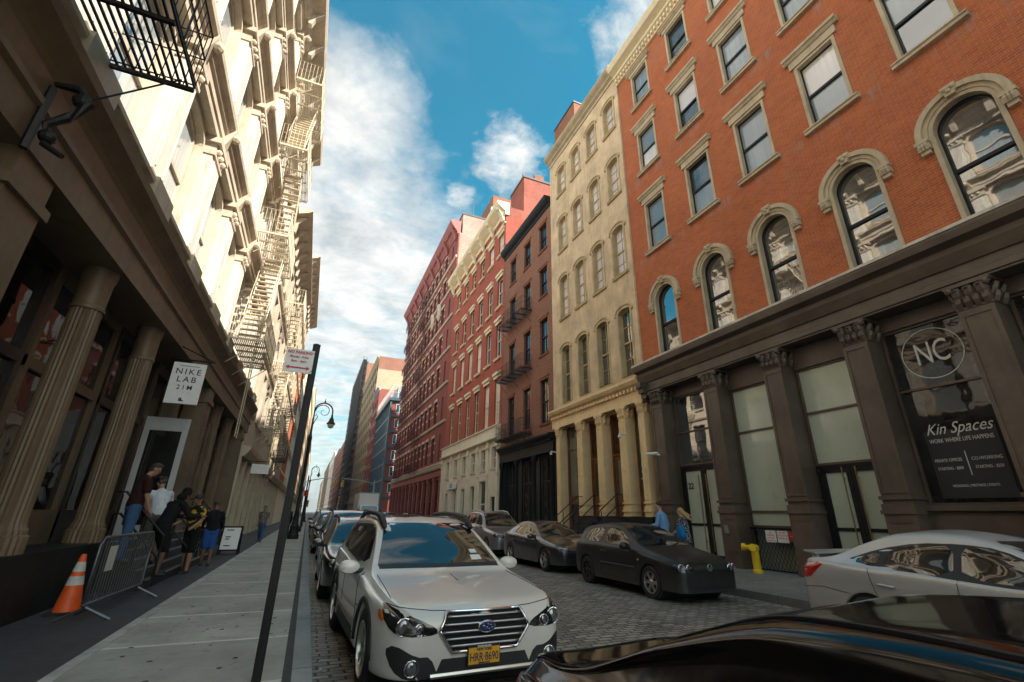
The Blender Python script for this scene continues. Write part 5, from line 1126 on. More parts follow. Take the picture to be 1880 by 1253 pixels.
CP = {k: carpaint(k, *v) for k, v in dict(graphite_paint=((.055,.056,.06), .6, .32), dark_grey_paint=((.045,.046,.05), .7, .3), matte_black_paint=((.013,.0125,.012), .1, .44, .15), silver_paint=((.56,.55,.54), .35, .40, .7), black_paint=((.004,.004,.005), 0, .075, .0, .1, .03), silver_suv_paint=((.40,.40,.41), .7, .33), deep_blue_paint=((.02,.03,.06), .4, .3), tan_paint=((.25,.22,.18), .6, .35)).items()}
# --- matte black hatchback
c = Car('parked_car', 'matte black two door hatchback with silver front wheels parked across the street', 'car', (7.76, 7.92, 0), HATCH, CP['matte_black_paint'])
g = outfit(c, 'hatch', CP['matte_black_paint'], spokes=6, doors=1, plate=False, head=[(.45,.575),(.74,.575),(.80,.66),(.76,.73),(.46,.72)])
a, n = c.hit((0, .655), 'front'); m = MB(); m.tube([(a.x+.062*cos(t*pi/12), a.y-.012, a.z+.062*sin(t*pi/12)) for t in range(25)], .006, 5); m.tube([(a.x-.04, a.y-.013, a.z+.042), (a.x-.012, a.y-.013, a.z-.05), (a.x, a.y-.013, a.z-.005), (a.x+.012, a.y-.013, a.z-.05), (a.x+.04, a.y-.013, a.z+.042)], .005, 5); c.put(m, 'emblem', M['steel'], g)
for o in c.t.children:
    if o.name.startswith('wheel') and o.location.y > 2:
        for q in o.children:
            if q.name.startswith('rim'): q.data = q.data.copy(); q.data.materials[0] = M['trim']
for sd in ('left', 'right'): m = MB(); m.tube(c.line([(1.35,.56),(2.7,.56)], sd, off=.008), .012, 6); c.put(m, 'side_moulding', CP['matte_black_paint'])
for e, sd in ((-1, 'left'), (1, 'right')): a, n = c.hit((1.2, .72), sd); m = MB(); m.ball(a, .022, 8, 6); c.put(m, 'turn_signal', M['amber'])
# --- dark grey sedan
c = Car('parked_car', 'dark grey sedan with yellow plate and split spoke wheels behind the matte black hatchback', 'car', (7.82, 12.95, 0), SEDAN, CP['graphite_paint'])
g = outfit(c, 'sedan', CP['graphite_paint'], spokes=5, style=1, plate=False); c.plate(.36, x=.0)
m = MB(); m.tube(c.line([(-.78,.685),(-.4,.635),(0,.62),(.4,.635),(.78,.685)], 'front', off=.012), .014, 6); c.put(m, 'chrome_strip', M['chrome'], g, smooth=True); c.both([(.55,.40),(.78,.44),(.72,.27),(.58,.27)], 'front', 'fog_bezel', M['trim'], .004, 1, 4, 3)
for sd in ('left', 'right'): c.patch([(.50,.52),(.64,.53),(.64,.59),(.50,.58)], sd, 'turn_signal', M['amber'], .006, 1, 4, 3)
a, n = c.hit((0, .585), 'front'); m = MB(); 
for e in (-1, 1): m.bar((a.x+e*.035, a.y-.015, a.z-.03), (a.x+e*.045, a.y-.015, a.z+.035), .008)
m.bar((a.x-.04, a.y-.015, a.z), (a.x+.04, a.y-.015, a.z), .008); c.put(m, 'emblem', M['chrome'], g)
# --- silver sedan on the right
imp = scaled(SEDAN, L=4.55, H=1.49)
c = Car('parked_car', 'silver sedan with a boot spoiler and red tail light near the yellow standpipe', 'car', (7.95, .95, 0), imp, CP['silver_paint'])
outfit(c, 'sedan', CP['silver_paint'], spokes=5)
m = MB(); P = [(x, 4.55-.22, 1.15) for x in (-.62,-.3,0,.3,.62)]; m.prism([(-.62,1.105),(.62,1.105),(.62,1.13),(-.62,1.13)], lambda p, t: (p[0], t, p[1]+(t-4.3)*.16), 4.33, 4.52); m.box(-.55,-.48,4.36,4.44,1.02,1.11); m.box(.48,.55,4.36,4.44,1.02,1.11); c.put(m, 'spoiler', CP['silver_paint'], bevel=.008)
c.both([(4.36,.79),(4.545,.80),(4.549,1.0),(4.08,1.02),(4.20,.92)], 'left', 'tail_light', M['red_lens'], .006, 1, 4, 3); c.both([(3.92,.80),(4.08,.80),(4.08,.95),(3.92,.95)], 'left', 'fuel_flap', CP['silver_paint'], .004, 1, 4, 3)
c.both([(1.50,.93),(2.2,.945),(3.84,1.06),(3.35,1.25),(2.9,1.345),(2.45,1.355),(2.1,1.32),(1.75,1.15)], 'left', 'window_surround', M['trim'], .0012, 1, 5, 5)
for sd in ('left', 'right'): c.seams([[(3.35,.62),(4.15,.70),(4.5,.66)]], sd, .004)
# --- black car under the camera's elbow
blk = scaled(SEDAN, L=4.75, H=1.405, W=1.84)
c = Car('parked_car', 'glossy black sedan whose roof fills the bottom right corner', 'car', (1.66, -2.36, 0), blk, CP['black_paint'], rz=radians(-1.5))
outfit(c, 'sedan', CP['black_paint'], spokes=5)
q = 4.75/4.6
for e in (-1, 1):
    m = MB(); m.tube(c.line([(e*.50, 2.2*q), (e*.53, 2.8*q), (e*.50, 3.45*q)], 'top', off=.002), .007, 5); c.put(m, 'roof_moulding', M['trim'])
m = MB(); P = [(-.6,1.085),(.6,1.085),(.48,1.315),(-.48,1.315),(-.6,1.085)]; m.tube(c.line(P, 'rear', off=.003), .007, 5); c.put(m, 'window_seal', M['trim'])
c.seams([[(-.72,4.02*q),(-.70,4.42*q),(0,4.47*q),(.70,4.42*q),(.72,4.02*q)]], 'top', .005)
# --- silver off-roader
gw = scaled(SUV, L=4.7, H=1.74, W=1.88)
c = Car('parked_car', 'silver off-roader with slatted grille and ring emblem behind the dark grey sedan', 'car', (7.9, 18.3, 0), gw, CP['silver_suv_paint'])
g = outfit(c, 'suv', CP['silver_suv_paint'], spokes=5, rails=2)
m = MB()
for i in range(4): m.tube(c.line([(-.36,.64+i*.06),(.36,.64+i*.06)], 'front', off=.012), .011, 6)
c.put(m, 'grille_bar', M['chrome'], g); a, n = c.hit((0,.73), 'front'); m = MB(); m.tube([(a.x+.10*cos(t*pi/12), a.y-.03, a.z+.10*sin(t*pi/12)) for t in range(25)], .01, 5)
for k in range(3): m.bar((a.x, a.y-.03, a.z), (a.x+.1*sin(k*2.094), a.y-.03, a.z+.1*cos(k*2.094)), .01)
c.put(m, 'emblem', M['chrome'], g)
# --- others further off
rows_ = [('hatch', 4.3, 1.52, 7.85, 24.2, 'dark_grey_paint', 'dark grey hatchback with roof rails behind the silver off-roader', 1), ('sedan', 4.7, 1.46, 7.8, 30.0, 'silver_suv_paint', 'light grey sedan far back on the right beside the white shop base', 0), ('suv', 4.6, 1.62, 7.9, 36.2, 'black_paint', 'black suv far back on the right before the dark red shops', 0), ('sedan', 4.7, 1.45, 7.8, 42.3, 'deep_blue_paint', 'dark blue sedan far back on the right by the dark red shops', 0), ('suv', 4.6, 1.68, 7.9, 48.5, 'graphite_paint', 'graphite suv last of the right kerb row before the box truck', 0),
  ('suv', 4.85, 1.5, 1.33, 10.0, 'graphite_paint', 'charcoal wagon with roof rails right behind the white crossover', 1), ('suv', 4.6, 1.66, 1.42, 15.6, 'dark_grey_paint', 'dark grey suv with roof rails, second behind the white crossover', 1), ('sedan', 4.6, 1.46, 1.25, 21.2, 'black_paint', 'black sedan by the left kerb beside the lamp post, third behind the white crossover', 0), ('suv', 4.6, 1.64, 1.3, 27.0, 'tan_paint', 'tan suv by the left kerb, fourth behind the white crossover', 1), ('sedan', 4.6, 1.45, 1.25, 32.6, 'silver_paint', 'silver sedan far down the left kerb', 0), ('suv', 4.7, 1.7, 1.3, 38.2, 'black_paint', 'black suv far down the left kerb', 0), ('sedan', 4.6, 1.45, 1.25, 44.0, 'dark_grey_paint', 'dark grey sedan last in view on the left kerb', 0)]
for kind, L, H, x, y, pm, lab, rl in rows_:
    sp = scaled({'suv': SUV, 'sedan': SEDAN, 'hatch': HATCH}[kind], L=L, H=H)
    c = Car('parked_car', lab, 'car', (x, y, 0), sp, CP[pm]); outfit(c, kind, CP[pm], detail=y < 22, plate=True, rails=rl)
# --- box truck
t = thing('box_truck', 'white box truck driving up the street past the dark red building', 'truck', (6.55, 57.2, 0))
m = MB(); m.box(5.4, 7.75, 59.4, 65.5, .95, 3.75); bx = m.build('cargo_box', M['white'], t, bevel=.03); m = MB()
for x in (5.42, 7.69): m.box(x-.03, x+.05, 59.37, 59.45, .95, 3.78)
m.box(5.4, 7.75, 59.37, 59.45, 3.68, 3.78); m.build('edge_trim', M['steel'], bx)
m = MB(); m.prism([(57.2,.5),(57.2,1.25),(57.75,1.4),(58.3,2.3),(58.6,2.4),(59.35,2.4),(59.35,.5)], lambda p, q: (q, p[0], p[1]), 5.55, 7.6); cb_ = m.build('cab', M['white'], t, bevel=.06)
m = MB(); m.add([(5.68,57.735,1.46),(7.47,57.735,1.46),(7.40,58.24,2.27),(5.75,58.24,2.27)], [(0,1,2,3)]); m.v = [(x, y-.02, z+.01) for x, y, z in m.v]; m.build('windshield', M['carglass'], cb_)
m = MB(); m.box(5.9, 7.25, 57.16, 57.21, .8, 1.12); m.build('grille', M['trim'], cb_)
for x in (5.72, 7.43): MB().box(x-.12, x+.12, 57.15, 57.21, .85, 1.08).build('headlight', M['lens'], cb_); q = MB(); e = -1 if x < 6 else 1; q.box(x+e*.3, x+e*.5, 57.9, 57.96, 1.5, 1.95); q.bar((x+e*.1, 58, 1.7), (x+e*.35, 57.93, 1.7), .03); q.build('mirror', M['trim'], cb_)
for y in (58.2, 63.4):
    for x in (5.62, 7.5): m = MB(); m.lathe([(.25,-.13),(.42,-.13),(.46,-.08),(.46,.08),(.42,.13),(.25,.13)], (x, y, .46), 20, 'x'); m.build('wheel', M['rubber'], t, smooth=True, auto=40)
m = MB(); m.box(5.9, 7.2, 58.5, 65.3, .5, .95); m.build('chassis', M['under'], t)
# ------------------------------------------------------------------ street furniture
t = thing('sign_pole', 'dark steel pole with a red and white no parking sign on the near pavement', 'sign pole', (-.19, 5.40, .15))
m = MB(); m.fb(Fac(-.19, 1), 5.375, 5.425, -.018, .018, .15, 3.40); m.fb(Fac(-.19, 1), 5.395, 5.405, -.040, .040, .15, 3.40); m.build('pole', M['black_iron'], t)
m = MB(); m.box(-.485, -.195, 5.355, 5.361, 3.03, 3.30); sg = m.build('sign_panel', M['white'], t, bevel=.001)
R2 = M['red_paint']; cx = -.342; y = 5.352
text('NO PARKING', .046, R2, sg, (cx, y, 3.262), '-y', .001, bold=.0015, sx=.9); text('Monday - Friday', .032, R2, sg, (cx, y, 3.21), '-y', .001, sx=.92, bold=.001); text('8am - 6pm', .036, R2, sg, (cx, y, 3.16), '-y', .001, bold=.001)
m = MB(); z = 3.085; m.prism([(-.465,z),(-.43,z+.024),(-.43,z+.008),(-.255,z+.008),(-.255,z+.024),(-.22,z),(-.255,z-.024),(-.255,z-.008),(-.43,z-.008),(-.43,z-.024)], lambda p, q: (p[0], q, p[1]), y-.001, y+.001); m.build('arrow', R2, sg)
for z in (3.06, 3.27): MB().ball((-.203, 5.35, z), .008, 6, 5).build('bolt', M['steel'], t)
def crook_lamp(x, y, label, H=8.1, sgn=1, sc=1.0, group=None):
    t = thing('street_lamp', label, 'street lamp', (x, y, .15), group)
    m = MB(); m.lathe([(.30,.15),(.30,.35),(.26,.4),(.22,.75),(.24,.8),(.17,.95),(.12,1.5),(.14,1.55),(.10,1.62),(.085,3.0),(.075,5.5),(.11,5.55),(.13,5.7),(.09,5.85),(.065,6.0),(.05,6.9)], (x, y, 0), 16, flute=.0); m.build('post', M['black_iron'], t, smooth=True, auto=35)
    r = .52; cx, cz = x+sgn*r, H-.75; P = [(x, y, 6.8)]+[(cx-sgn*r*cos(a), y, cz+r*sin(a)) for a in [pi*k/14 for k in range(15)]]+[(x+sgn*2*r, y, cz-.25)]
    m = MB(); m.tube(P, .042, 8)
    m.tube([(cx-sgn*(r-.05)*cos(a)*(1-a*.11), y, cz-.0+(r-.05)*sin(a)*(1-a*.11)) for a in [k*.32 for k in range(26)]], [.03*(1-k*.025) for k in range(26)], 6)
    m.tube([(x, y, 6.4), (x+sgn*.12, y, 6.75), (x+sgn*.22, y, 7.0), (x+sgn*.12, y, 7.15), (x+sgn*.05, y, 7.02)], .025, 6); m.ball((cx, y, H-.14), .06, 6, 5); m.tube([(cx, y, H-.2), (cx, y, H+.05)], .02, 5); m.build('crook', M['black_iron'], t, smooth=True, auto=50)
    lx = x+sgn*2*r; m = MB(); m.lathe([(.03,cz-.15),(.06,cz-.2),(.07,cz-.34),(.12,cz-.4),(.16,cz-.58),(.25,cz-.68),(.26,cz-.74),(.2,cz-.75)], (lx, y, 0), 16); lh = m.build('lamp_head', M['black_iron'], t, smooth=True, auto=40)
    m = MB(); m.lathe([(.2,cz-.745),(.19,cz-.84),(.13,cz-.95),(.03,cz-1.0)], (lx, y, 0), 16); m.build('lamp_globe', plain('lamp_glass', (.55,.53,.48), .2, 0, .5), lh, smooth=True)
    return t
crook_lamp(-.52, 30, 'tall dark street lamp with a scrolled crook standing at the left kerb')
crook_lamp(-.3, 76, 'distant crook street lamp near the vanishing point')
def plain_pole(y, label, H, signs):
    t = thing('sign_pole', label, 'sign pole', (-.3, y, .15)); m = MB(); m.lathe([(.09,.15),(.09,.5),(.05,.55),(.045,H)], (-.3, y, 0), 10); m.build('pole', M['black_iron'], t)
    for dx, z, w, h, mt in signs: o = MB().box(-.3+dx-w/2, -.3+dx+w/2, y-.03, y-.02, z-h/2, z+h/2).build('sign_panel', M[mt], t)
plain_pole(40, 'thin pole with small white parking signs beyond the crook lamp', 4.2, [(-.25, 3.6, .32, .45, 'white'), (.0, 2.9, .3, .4, 'red_paint')])
plain_pole(52, 'distant dark pole with a pale sign on the left pavement', 3.6, [(-.2, 3.2, .3, .45, 'white')])
# signals at the cross street
def mast_signal(x, y, sgn, label, reach, h):
    t = thing('traffic_signal', label, 'traffic signal', (x, y, .15)); m = MB(); m.lathe([(.16,.15),(.13,.6),(.09,.7),(.08,h+.6)], (x, y, 0), 10); m.build('pole', M['steel'], t)
    m = MB(); m.tube([(x, y, h), (x+sgn*reach*.5, y, h+.45), (x+sgn*reach, y, h+.6)], [.08,.065,.05], 8); m.build('mast_arm', M['steel'], t)
    for px in (x+sgn*reach, x+sgn*.45):
        zz = h+.3 if px != x+sgn*.45 else 3.3
        m = MB(); m.box(px-.18, px+.18, y-.15, y+.1, zz-1.05, zz); hd = m.build('signal_head', M['yellow'], t, bevel=.02)
        for k, cc in enumerate(((.10,.012,.01), (.10,.07,.01), (.01,.09,.05))):
            q = MB(); q.lathe([(.11,0),(.10,-.02),(.02,-.03)], (px, y-.15, zz-.2-.33*k), 12, 'y'); q.build('signal_lens', plain('dim_lens', cc, .2), hd)
            q = MB(); q.tube([(px+.12*cos(a), y-.16, zz-.2-.33*k+.12*sin(a)) for a in [pi*j/8 for j in range(9)]], .02, 4); q.build('visor', M['yellow'], hd)
mast_signal(10.0, 85.4, -1, 'steel mast arm with yellow signal heads at the right street corner', 5.2, 6.3)
mast_signal(-.6, 85.0, 1, 'steel mast arm with a yellow signal head at the left street corner', 4.2, 6.3)
# projecting shop sign
t = thing('hanging_sign', 'white hanging shop sign lettered NIKE LAB 21M on a black bracket', 'sign', (-3.3, 12.5, 5.0))
m = MB(); m.tube([(-3.5, 12.5, 4.93), (-2.6, 12.5, 4.93)], .02, 6); m.tube([(-3.5, 12.5, 5.3), (-2.65, 12.5, 4.95)], .015, 6); m.build('bracket', M['black_iron'], t)
m = MB(); m.box(-3.42, -2.76, 12.47, 12.53, 3.87, 4.85); pn_ = m.build('sign_panel', M['white'], t, bevel=.006); cx = -3.09
for tx, z, sz in (('NIKE', 4.63, .19), ('LAB', 4.44, .19), ('21M', 4.25, .15)): text(tx, sz, M['ink'], pn_, (cx, 12.466, z), '-y', .001, spacing=1.35, bold=.0015)
MB().box(cx-.2, cx+.2, 12.466, 12.469, 4.765, 4.775).build('rule', M['ink'], pn_); text('a.', .16, M['ink'], pn_, (cx, 12.466, 3.98), '-y', .001, bold=.006); text('·   ·   ·', .1, M['ink'], pn_, (cx, 12.466, 4.13), '-y', .001)
t = thing('hanging_sign', 'small blank white sign projecting further along the left pavement', 'sign', (-3.0, 27.0, 3.6))
MB().box(-2.94, -2.13, 26.97, 27.03, 3.33, 3.8).build('sign_panel', M['white'], t, bevel=.005); m = MB(); m.tube([(-3.5, 27, 3.93), (-2.2, 27, 3.93)], .02, 6); m.build('bracket', M['black_iron'], t)
# cone
t = thing('traffic_cone', 'orange traffic cone with two white collars on the pavement', 'cone', (-3.03, 9.55, .15))
m = MB(); m.box(-3.24, -2.82, 9.34, 9.76, .148, .185); m.build('base', M['rubber'], t, bevel=.012)
m = MB(); m.lathe([(.165,.185),(.155,.22),(.036,.92),(.03,.935),(.02,.935)], (-3.03, 9.55, 0), 24); m.build('cone_body', M['orange'], t, smooth=True, auto=50)
rc = lambda z: .155-(z-.22)/.70*.119+.003
for z0, z1 in ((.52, .64), (.70, .83)): MB().lathe([(rc(z0)-.01,z0),(rc(z0),z0),(rc(z1),z1),(rc(z1)-.01,z1)], (-3.03, 9.55, 0), 24).build('collar', M['reflect_white'], t, smooth=True, auto=50)
# crowd barrier
A, B = Vector((-2.62, 8.75, .15)), Vector((-2.52, 10.9, .15)); dv = (B-A).normalized(); nv = Vector((dv.y, -dv.x, 0)); Z = Vector((0,0,1))
t = thing('crowd_barrier', 'grey steel crowd barrier standing in front of the shop steps', 'barrier', A)
m = MB(); m.tube([A+Z*.22, A+Z*.95, A+Z*1.05+dv*.1, B+Z*1.05-dv*.1, B+Z*.95, B+Z*.22, B+Z*.2-dv*.05, A+Z*.2+dv*.05], .02, 8); m.tube([A+Z*.2, B+Z*.2], .018, 8); fr = m.build('frame', M['dull_steel'], t, smooth=True)
m = MB()
for k in range(1, 22): p = A+(B-A)*k/22; m.tube([p+Z*.2, p+Z*1.05], .007, 5)
m.build('bars', M['dull_steel'], fr)
for p in (A+dv*.12, B-dv*.12): m = MB(); m.tube([p-nv*.32, p-nv*.26+Z*.03, p+Z*.16, p+nv*.26+Z*.03, p+nv*.32], .022, 6); m.tube([p+Z*.15, p+Z*.22], .02, 6); m.build('foot', M['dull_steel'], t)
m = MB(); q = A+dv*.32; m.add([q+Z*.58-nv*-.015, q+dv*.28+Z*.58+nv*.015, q+dv*.28+Z*.92+nv*.015, q+Z*.92+nv*.015], [(0,1,2,3)]); m.build('notice', M['reflect_white'], t, fix=False)
# A-board
t = thing('sandwich_board', 'white sandwich board in a dark frame on the left pavement', 'signboard', (-2.33, 20.0, .15))
for e in (-1, 1):
    f = lambda x, z: (x, 20.0+e*(.30-(z-.15)*.30), z)
    m = MB()
    for a, b in (((-2.63,.15),(-2.63,1.05)), ((-2.04,.15),(-2.04,1.05)), ((-2.63,1.03),(-2.04,1.03)), ((-2.63,.3),(-2.04,.3))): m.bar(f(*a), f(*b), .035)
    o = m.build('board_frame', M['black_iron'], t)
    m = MB(); m.add([f(-2.6,.3), f(-2.07,.3), f(-2.07,1.01), f(-2.6,1.01)], [(0,1,2,3)]); m.v = [(x, y+e*.012, z) for x, y, z in m.v]; m.build('board', M['white'], o, fix=False)
m = MB()
for z, w in ((.92,.22),(.7,.16),(.63,.12),(.42,.2)): m.box(-2.5, -2.5+w, 20-(.30-(z-.15)*.30)-.022, 20-(.30-(z-.15)*.30)-.014, z, z+.03)
m.build('board_text', M['ink'], t)
# standpipe
t = thing('standpipe', 'yellow painted standpipe rising from the pavement by the folding gate', 'standpipe', (12.2, 10.62, .15))
m = MB(); m.lathe([(.14,.15),(.14,.22),(.105,.25),(.105,.74),(.13,.76),(.13,.86),(.07,.9)], (12.2, 10.62, 0), 14); m.build('pipe', M['yellow'], t, smooth=True, auto=40)
m = MB(); 
for e in (.5, 1): m.lathe([(.06,0),(.06,.18),(.095,.19),(.095,.26),(.03,.27)], (0,0,0), 12, 'y'); n0 = len(m.v)//2
m = MB(); m.tube([(12.2,10.62,.8),(12.05,10.85,.82)], .075, 10); m.tube([(12.07,10.82,.82),(12.02,10.9,.83)], .105, 10); m.tube([(12.2,10.62,.8),(12.0,10.5,.82)], .075, 10); m.tube([(12.03,10.52,.82),(11.96,10.48,.83)], .105, 10); m.build('outlet', M['yellow'], t, smooth=True, auto=40)
# bicycle leaning at the steps
t = thing('bicycle', 'dark bicycle leaning by the handrail behind the waiting people', 'bicycle', (-2.75, 17.6, .15))
for y in (17.05, 18.1): m = MB(); m.tube([(-2.75, y+.33*cos(a), .49+.33*sin(a)) for a in [2*pi*k/24 for k in range(25)]], .016, 6); w_ = m.build('wheel', M['rubber'], t); q = MB(); [q.bar((-2.75, y, .49), (-2.75, y+.32*cos(k*pi/6), .49+.32*sin(k*pi/6)), .004) for k in range(12)]; q.build('spokes', M['steel'], w_)
m = MB(); J = dict(r=(17.05,.49), b=(17.5,.45), s=(17.38,1.0), h=(17.9,1.02), f=(18.1,.49)); 
for a, b_ in (('r','b'),('r','s'),('b','s'),('b','h'),('s','h'),('h','f')): m.bar((-2.75, *J[a]), (-2.75, *J[b_]), .022)
m.build('frame', M['black_iron'], t); m = MB(); m.tube([(-3.0,17.85,1.12),(-2.75,17.92,1.1),(-2.5,17.85,1.12)], .014, 6); m.build('handlebar', M['steel'], t); m = MB(); m.ball((-2.75,17.36,1.06), .13, 8, 6, (.5,1,.3)); m.build('saddle', M['trim'], t)
# ------------------------------------------------------------------ people
def blob(name, chains, mat, parent, vox=.013, smooth=5, balls=()):
    """one continuous skin over tapered limbs: rings and joints are fused by a voxel remesh, then smoothed"""
    m = MB()
    for ch in chains:
        P = [(Vector(p), r if isinstance(r, tuple) else (r, r)) for p, r in ch]
        for (p, r), (q, s) in zip(P[:-1], P[1:]):
            d = q-p; L = d.length
            if L < 1e-5: continue
            d.normalize(); a = Vector((1,0,0)); a = (a-d*a.dot(d)); a = a.normalized() if a.length > .2 else d.cross(Vector((0,1,0))).normalized(); b = d.cross(a).normalized(); n = 14; vs = []
            for c, rr in ((p, r), (q, s)): vs += [c+a*cos(2*pi*k/n)*rr[0]+b*sin(2*pi*k/n)*rr[1] for k in range(n)]
            m.add(vs, [(k, (k+1) % n, n+(k+1) % n, n+k) for k in range(n)]+[tuple(range(n))[::-1], tuple(range(n, 2*n))])
        for p, r in P: m.ball(p, 1, 12, 8, (r[0], r[1] if r[0] != r[1] else r[0], min(r)))
    for c, r in balls: m.ball(c, 1, 14, 10, r)
    me = m.mesh(name); o = bpy.data.objects.new(name, me); C.objects.link(o)
    rm = o.modifiers.new('r', 'REMESH'); rm.mode = 'VOXEL'; rm.voxel_size = vox; sm = o.modifiers.new('s', 'SMOOTH'); sm.iterations = smooth; sm.factor = .5
    dg = bpy.context.evaluated_depsgraph_get(); dg.update(); me2 = bpy.data.meshes.new_from_object(o.evaluated_get(dg)); bpy.data.objects.remove(o); bpy.data.meshes.remove(me)
    me2.name = name; me2.materials.clear(); me2.materials.append(mat); me2.polygons.foreach_set('use_smooth', [True]*len(me2.polygons))
    o = bpy.data.objects.new(name, me2); C.objects.link(o); o.parent = parent; return o
def cloth(name, col, var_=.25, scale=9, pattern=None):
    m, nt, b = newmat(name); p = nt.nodes.new('ShaderNodeTexCoord').outputs['Object']
    f = noise(nt, swz(nt, p, 1, 1, .5), scale, 4, .6); c = mixc(nt, ramp(nt, f, .3, .7), tuple(x*(1-var_) for x in col), tuple(min(1, x*(1+var_*.5)) for x in col))
    if pattern: c = mixc(nt, ramp(nt, noise(nt, p, pattern[1], 3, .6), .52, .56), c, pattern[0])
    nt.links.new(c, b.inputs['Base Color']); b.inputs['Roughness'].default_value = .9; b.inputs['Specular IOR Level'].default_value = .15
    bump(nt, b, noise(nt, swz(nt, p, 1, 1, .45), 16, 3, .5, 1.2), .7, .02); return m
def skin(name, col): return plain(name, col, .5, var=.1)
HAIR = plain('dark_hair', (.025,.016,.011), .5, var=.5); BLOND = plain('blond_hair', (.42,.26,.10), .5, var=.45); GREYH = plain('short_dark_hair', (.03,.022,.018), .6, var=.5)
SK = [skin('fair_skin', (.50,.30,.21)), skin('tan_skin', (.33,.18,.11)), skin('brown_skin', (.16,.08,.05))]
def human(label, loc, yaw, pose, shirt, trousers, skinm, hair=HAIR, hairstyle='short', shorts=False, sleeves='short', height=1.76, shoes=None, skirt=False, hunch=0, group=None, shirtlow=0):
    """faces local +y; pose: lean, legs [(hip, knee)..] left/right, arms [(pitch, spread, elbow)..], head (pitch, yaw)"""
    t = thing('person', label, 'person', loc, group, yaw); k = height/1.76
    lean = pose.get('lean', 0); legs = pose.get('legs', [(.05, .05), (-.05, .1)]); arms = pose.get('arms', [(.1,.15,.2)]*2); hp, hy = pose.get('head', (0, 0)); twist = pose.get('twist', 0)
    J = {}; TH, SH = .43, .41
    def leg(h, kn): 
        kneev = Vector((0, sin(h), -cos(h)))*TH; an = h-kn; return kneev, kneev+Vector((0, sin(an), -cos(an)))*SH
    drop = max(-leg(*l)[1].z for l in legs)+.085; hip = Vector((0, 0, drop)); tv = Vector((0, sin(lean), cos(lean))); fw = Vector((0, cos(lean), -sin(lean)))
    chest = hip+tv*.34; neck = hip+tv*.53+fw*.01; rot = Matrix.Rotation(twist, 3, 'Z')
    hd = Vector((0, sin(lean*.6+hp), cos(lean*.6+hp))); hc = neck+hd*.155+Vector((0, .02, 0)); hf = Matrix.Rotation(hy, 3, 'Z') @ Vector((0, cos(lean*.6+hp), -sin(lean*.6+hp))); hr = hf.cross(Vector((0,0,1))).normalized(); hu = hr.cross(hf).normalized()
    body = [[(hip+tv*.0, (.155,.11)), (hip+tv*.16, (.135,.10)), (chest, (.165,.115)), (hip+tv*.46, (.13,.085))], [(neck-tv*.02, .058), (neck+hd*.10, .052)]]
    L, A = [], []
    for i, e in enumerate((-1, 1)):
        h0 = hip+Vector((e*.088, 0, -.02)); kv, av = leg(*legs[i]); kn, an = h0+kv, h0+av
        body.append([(h0, .088), (h0+kv*.35, .082), (kn, .055), (kn+(an-kn)*.3, .056), (an, .036)]); body.append([(an+Vector((0,-.03,-.045)), .034), (an+Vector((0,.14,-.06)), .028)])
        L.append((h0, kn, an))
        sh = hip+tv*.47+rot @ Vector((e*.175, 0, 0)); p, ab, el = arms[i]; u = Vector((e*sin(ab), sin(p)*cos(ab), -cos(p)*cos(ab))); q = p+el; f = Vector((e*sin(ab*.4), sin(q)*cos(ab*.4), -cos(q)*cos(ab*.4)))
        elb = sh+u*.285; wr = elb+f*.25; body.append([(sh, .056), (sh+u*.14, .046), (elb, .039), (elb+f*.09, .039), (wr, .027)])
        hx = f.cross(Vector((0,1,0)) if abs(f.y) < .8 else Vector((0,0,1))).normalized(); pal = wr+f*.075
        body.append([(wr, (.026)), (wr+f*.04, .032), (pal, .030)])
        for n_, ln in enumerate((.065, .075, .07, .055)):
            o0 = pal+hx*(.027-.018*n_); cv = hx.cross(f)*(.3*e); b1 = o0+(f+cv*.5).normalized()*ln*.55; body.append([(o0, .0095), (b1, .009), (b1+(f+cv*2).normalized()*ln*.45, .0075)])
        body.append([(wr+f*.025+hx*.022, .012), (wr+f*.06+hx*.05, .010), (wr+f*.09+hx*.055, .009)])
        A.append((sh, elb, wr, u, f))
    bl = [(hc+hu*.035-hf*.012, (.074,.088,.085)), (hc-hu*.03+hf*.01, (.064,.074,.088)), (hc-hu*.075+hf*.035, (.045,.045,.042)), (hc-hu*.005+hf*.088, (.014,.022,.02)), (hc+hu*.015+hf*.08, (.012,.016,.026)), (hc+hu*.022+hf*.072, (.055,.02,.014)), (hc-hu*.048+hf*.075, (.024,.014,.010))]
    bl += [(hc+hr*e*.074-hu*.005-hf*.012, (.014,.022,.032)) for e in (-1, 1)]
    bd = blob('body', body, skinm, t, .0115, 3, bl)
    m = MB()
    for e in (-1, 1): m.ball(hc+hr*e*.030+hu*.004+hf*.074, .012, 8, 6)
    q = m.mesh('eyes', smooth=True); q.materials.append(M['ink']); o = ref(q, 'eyes', bd, (0,0,0))
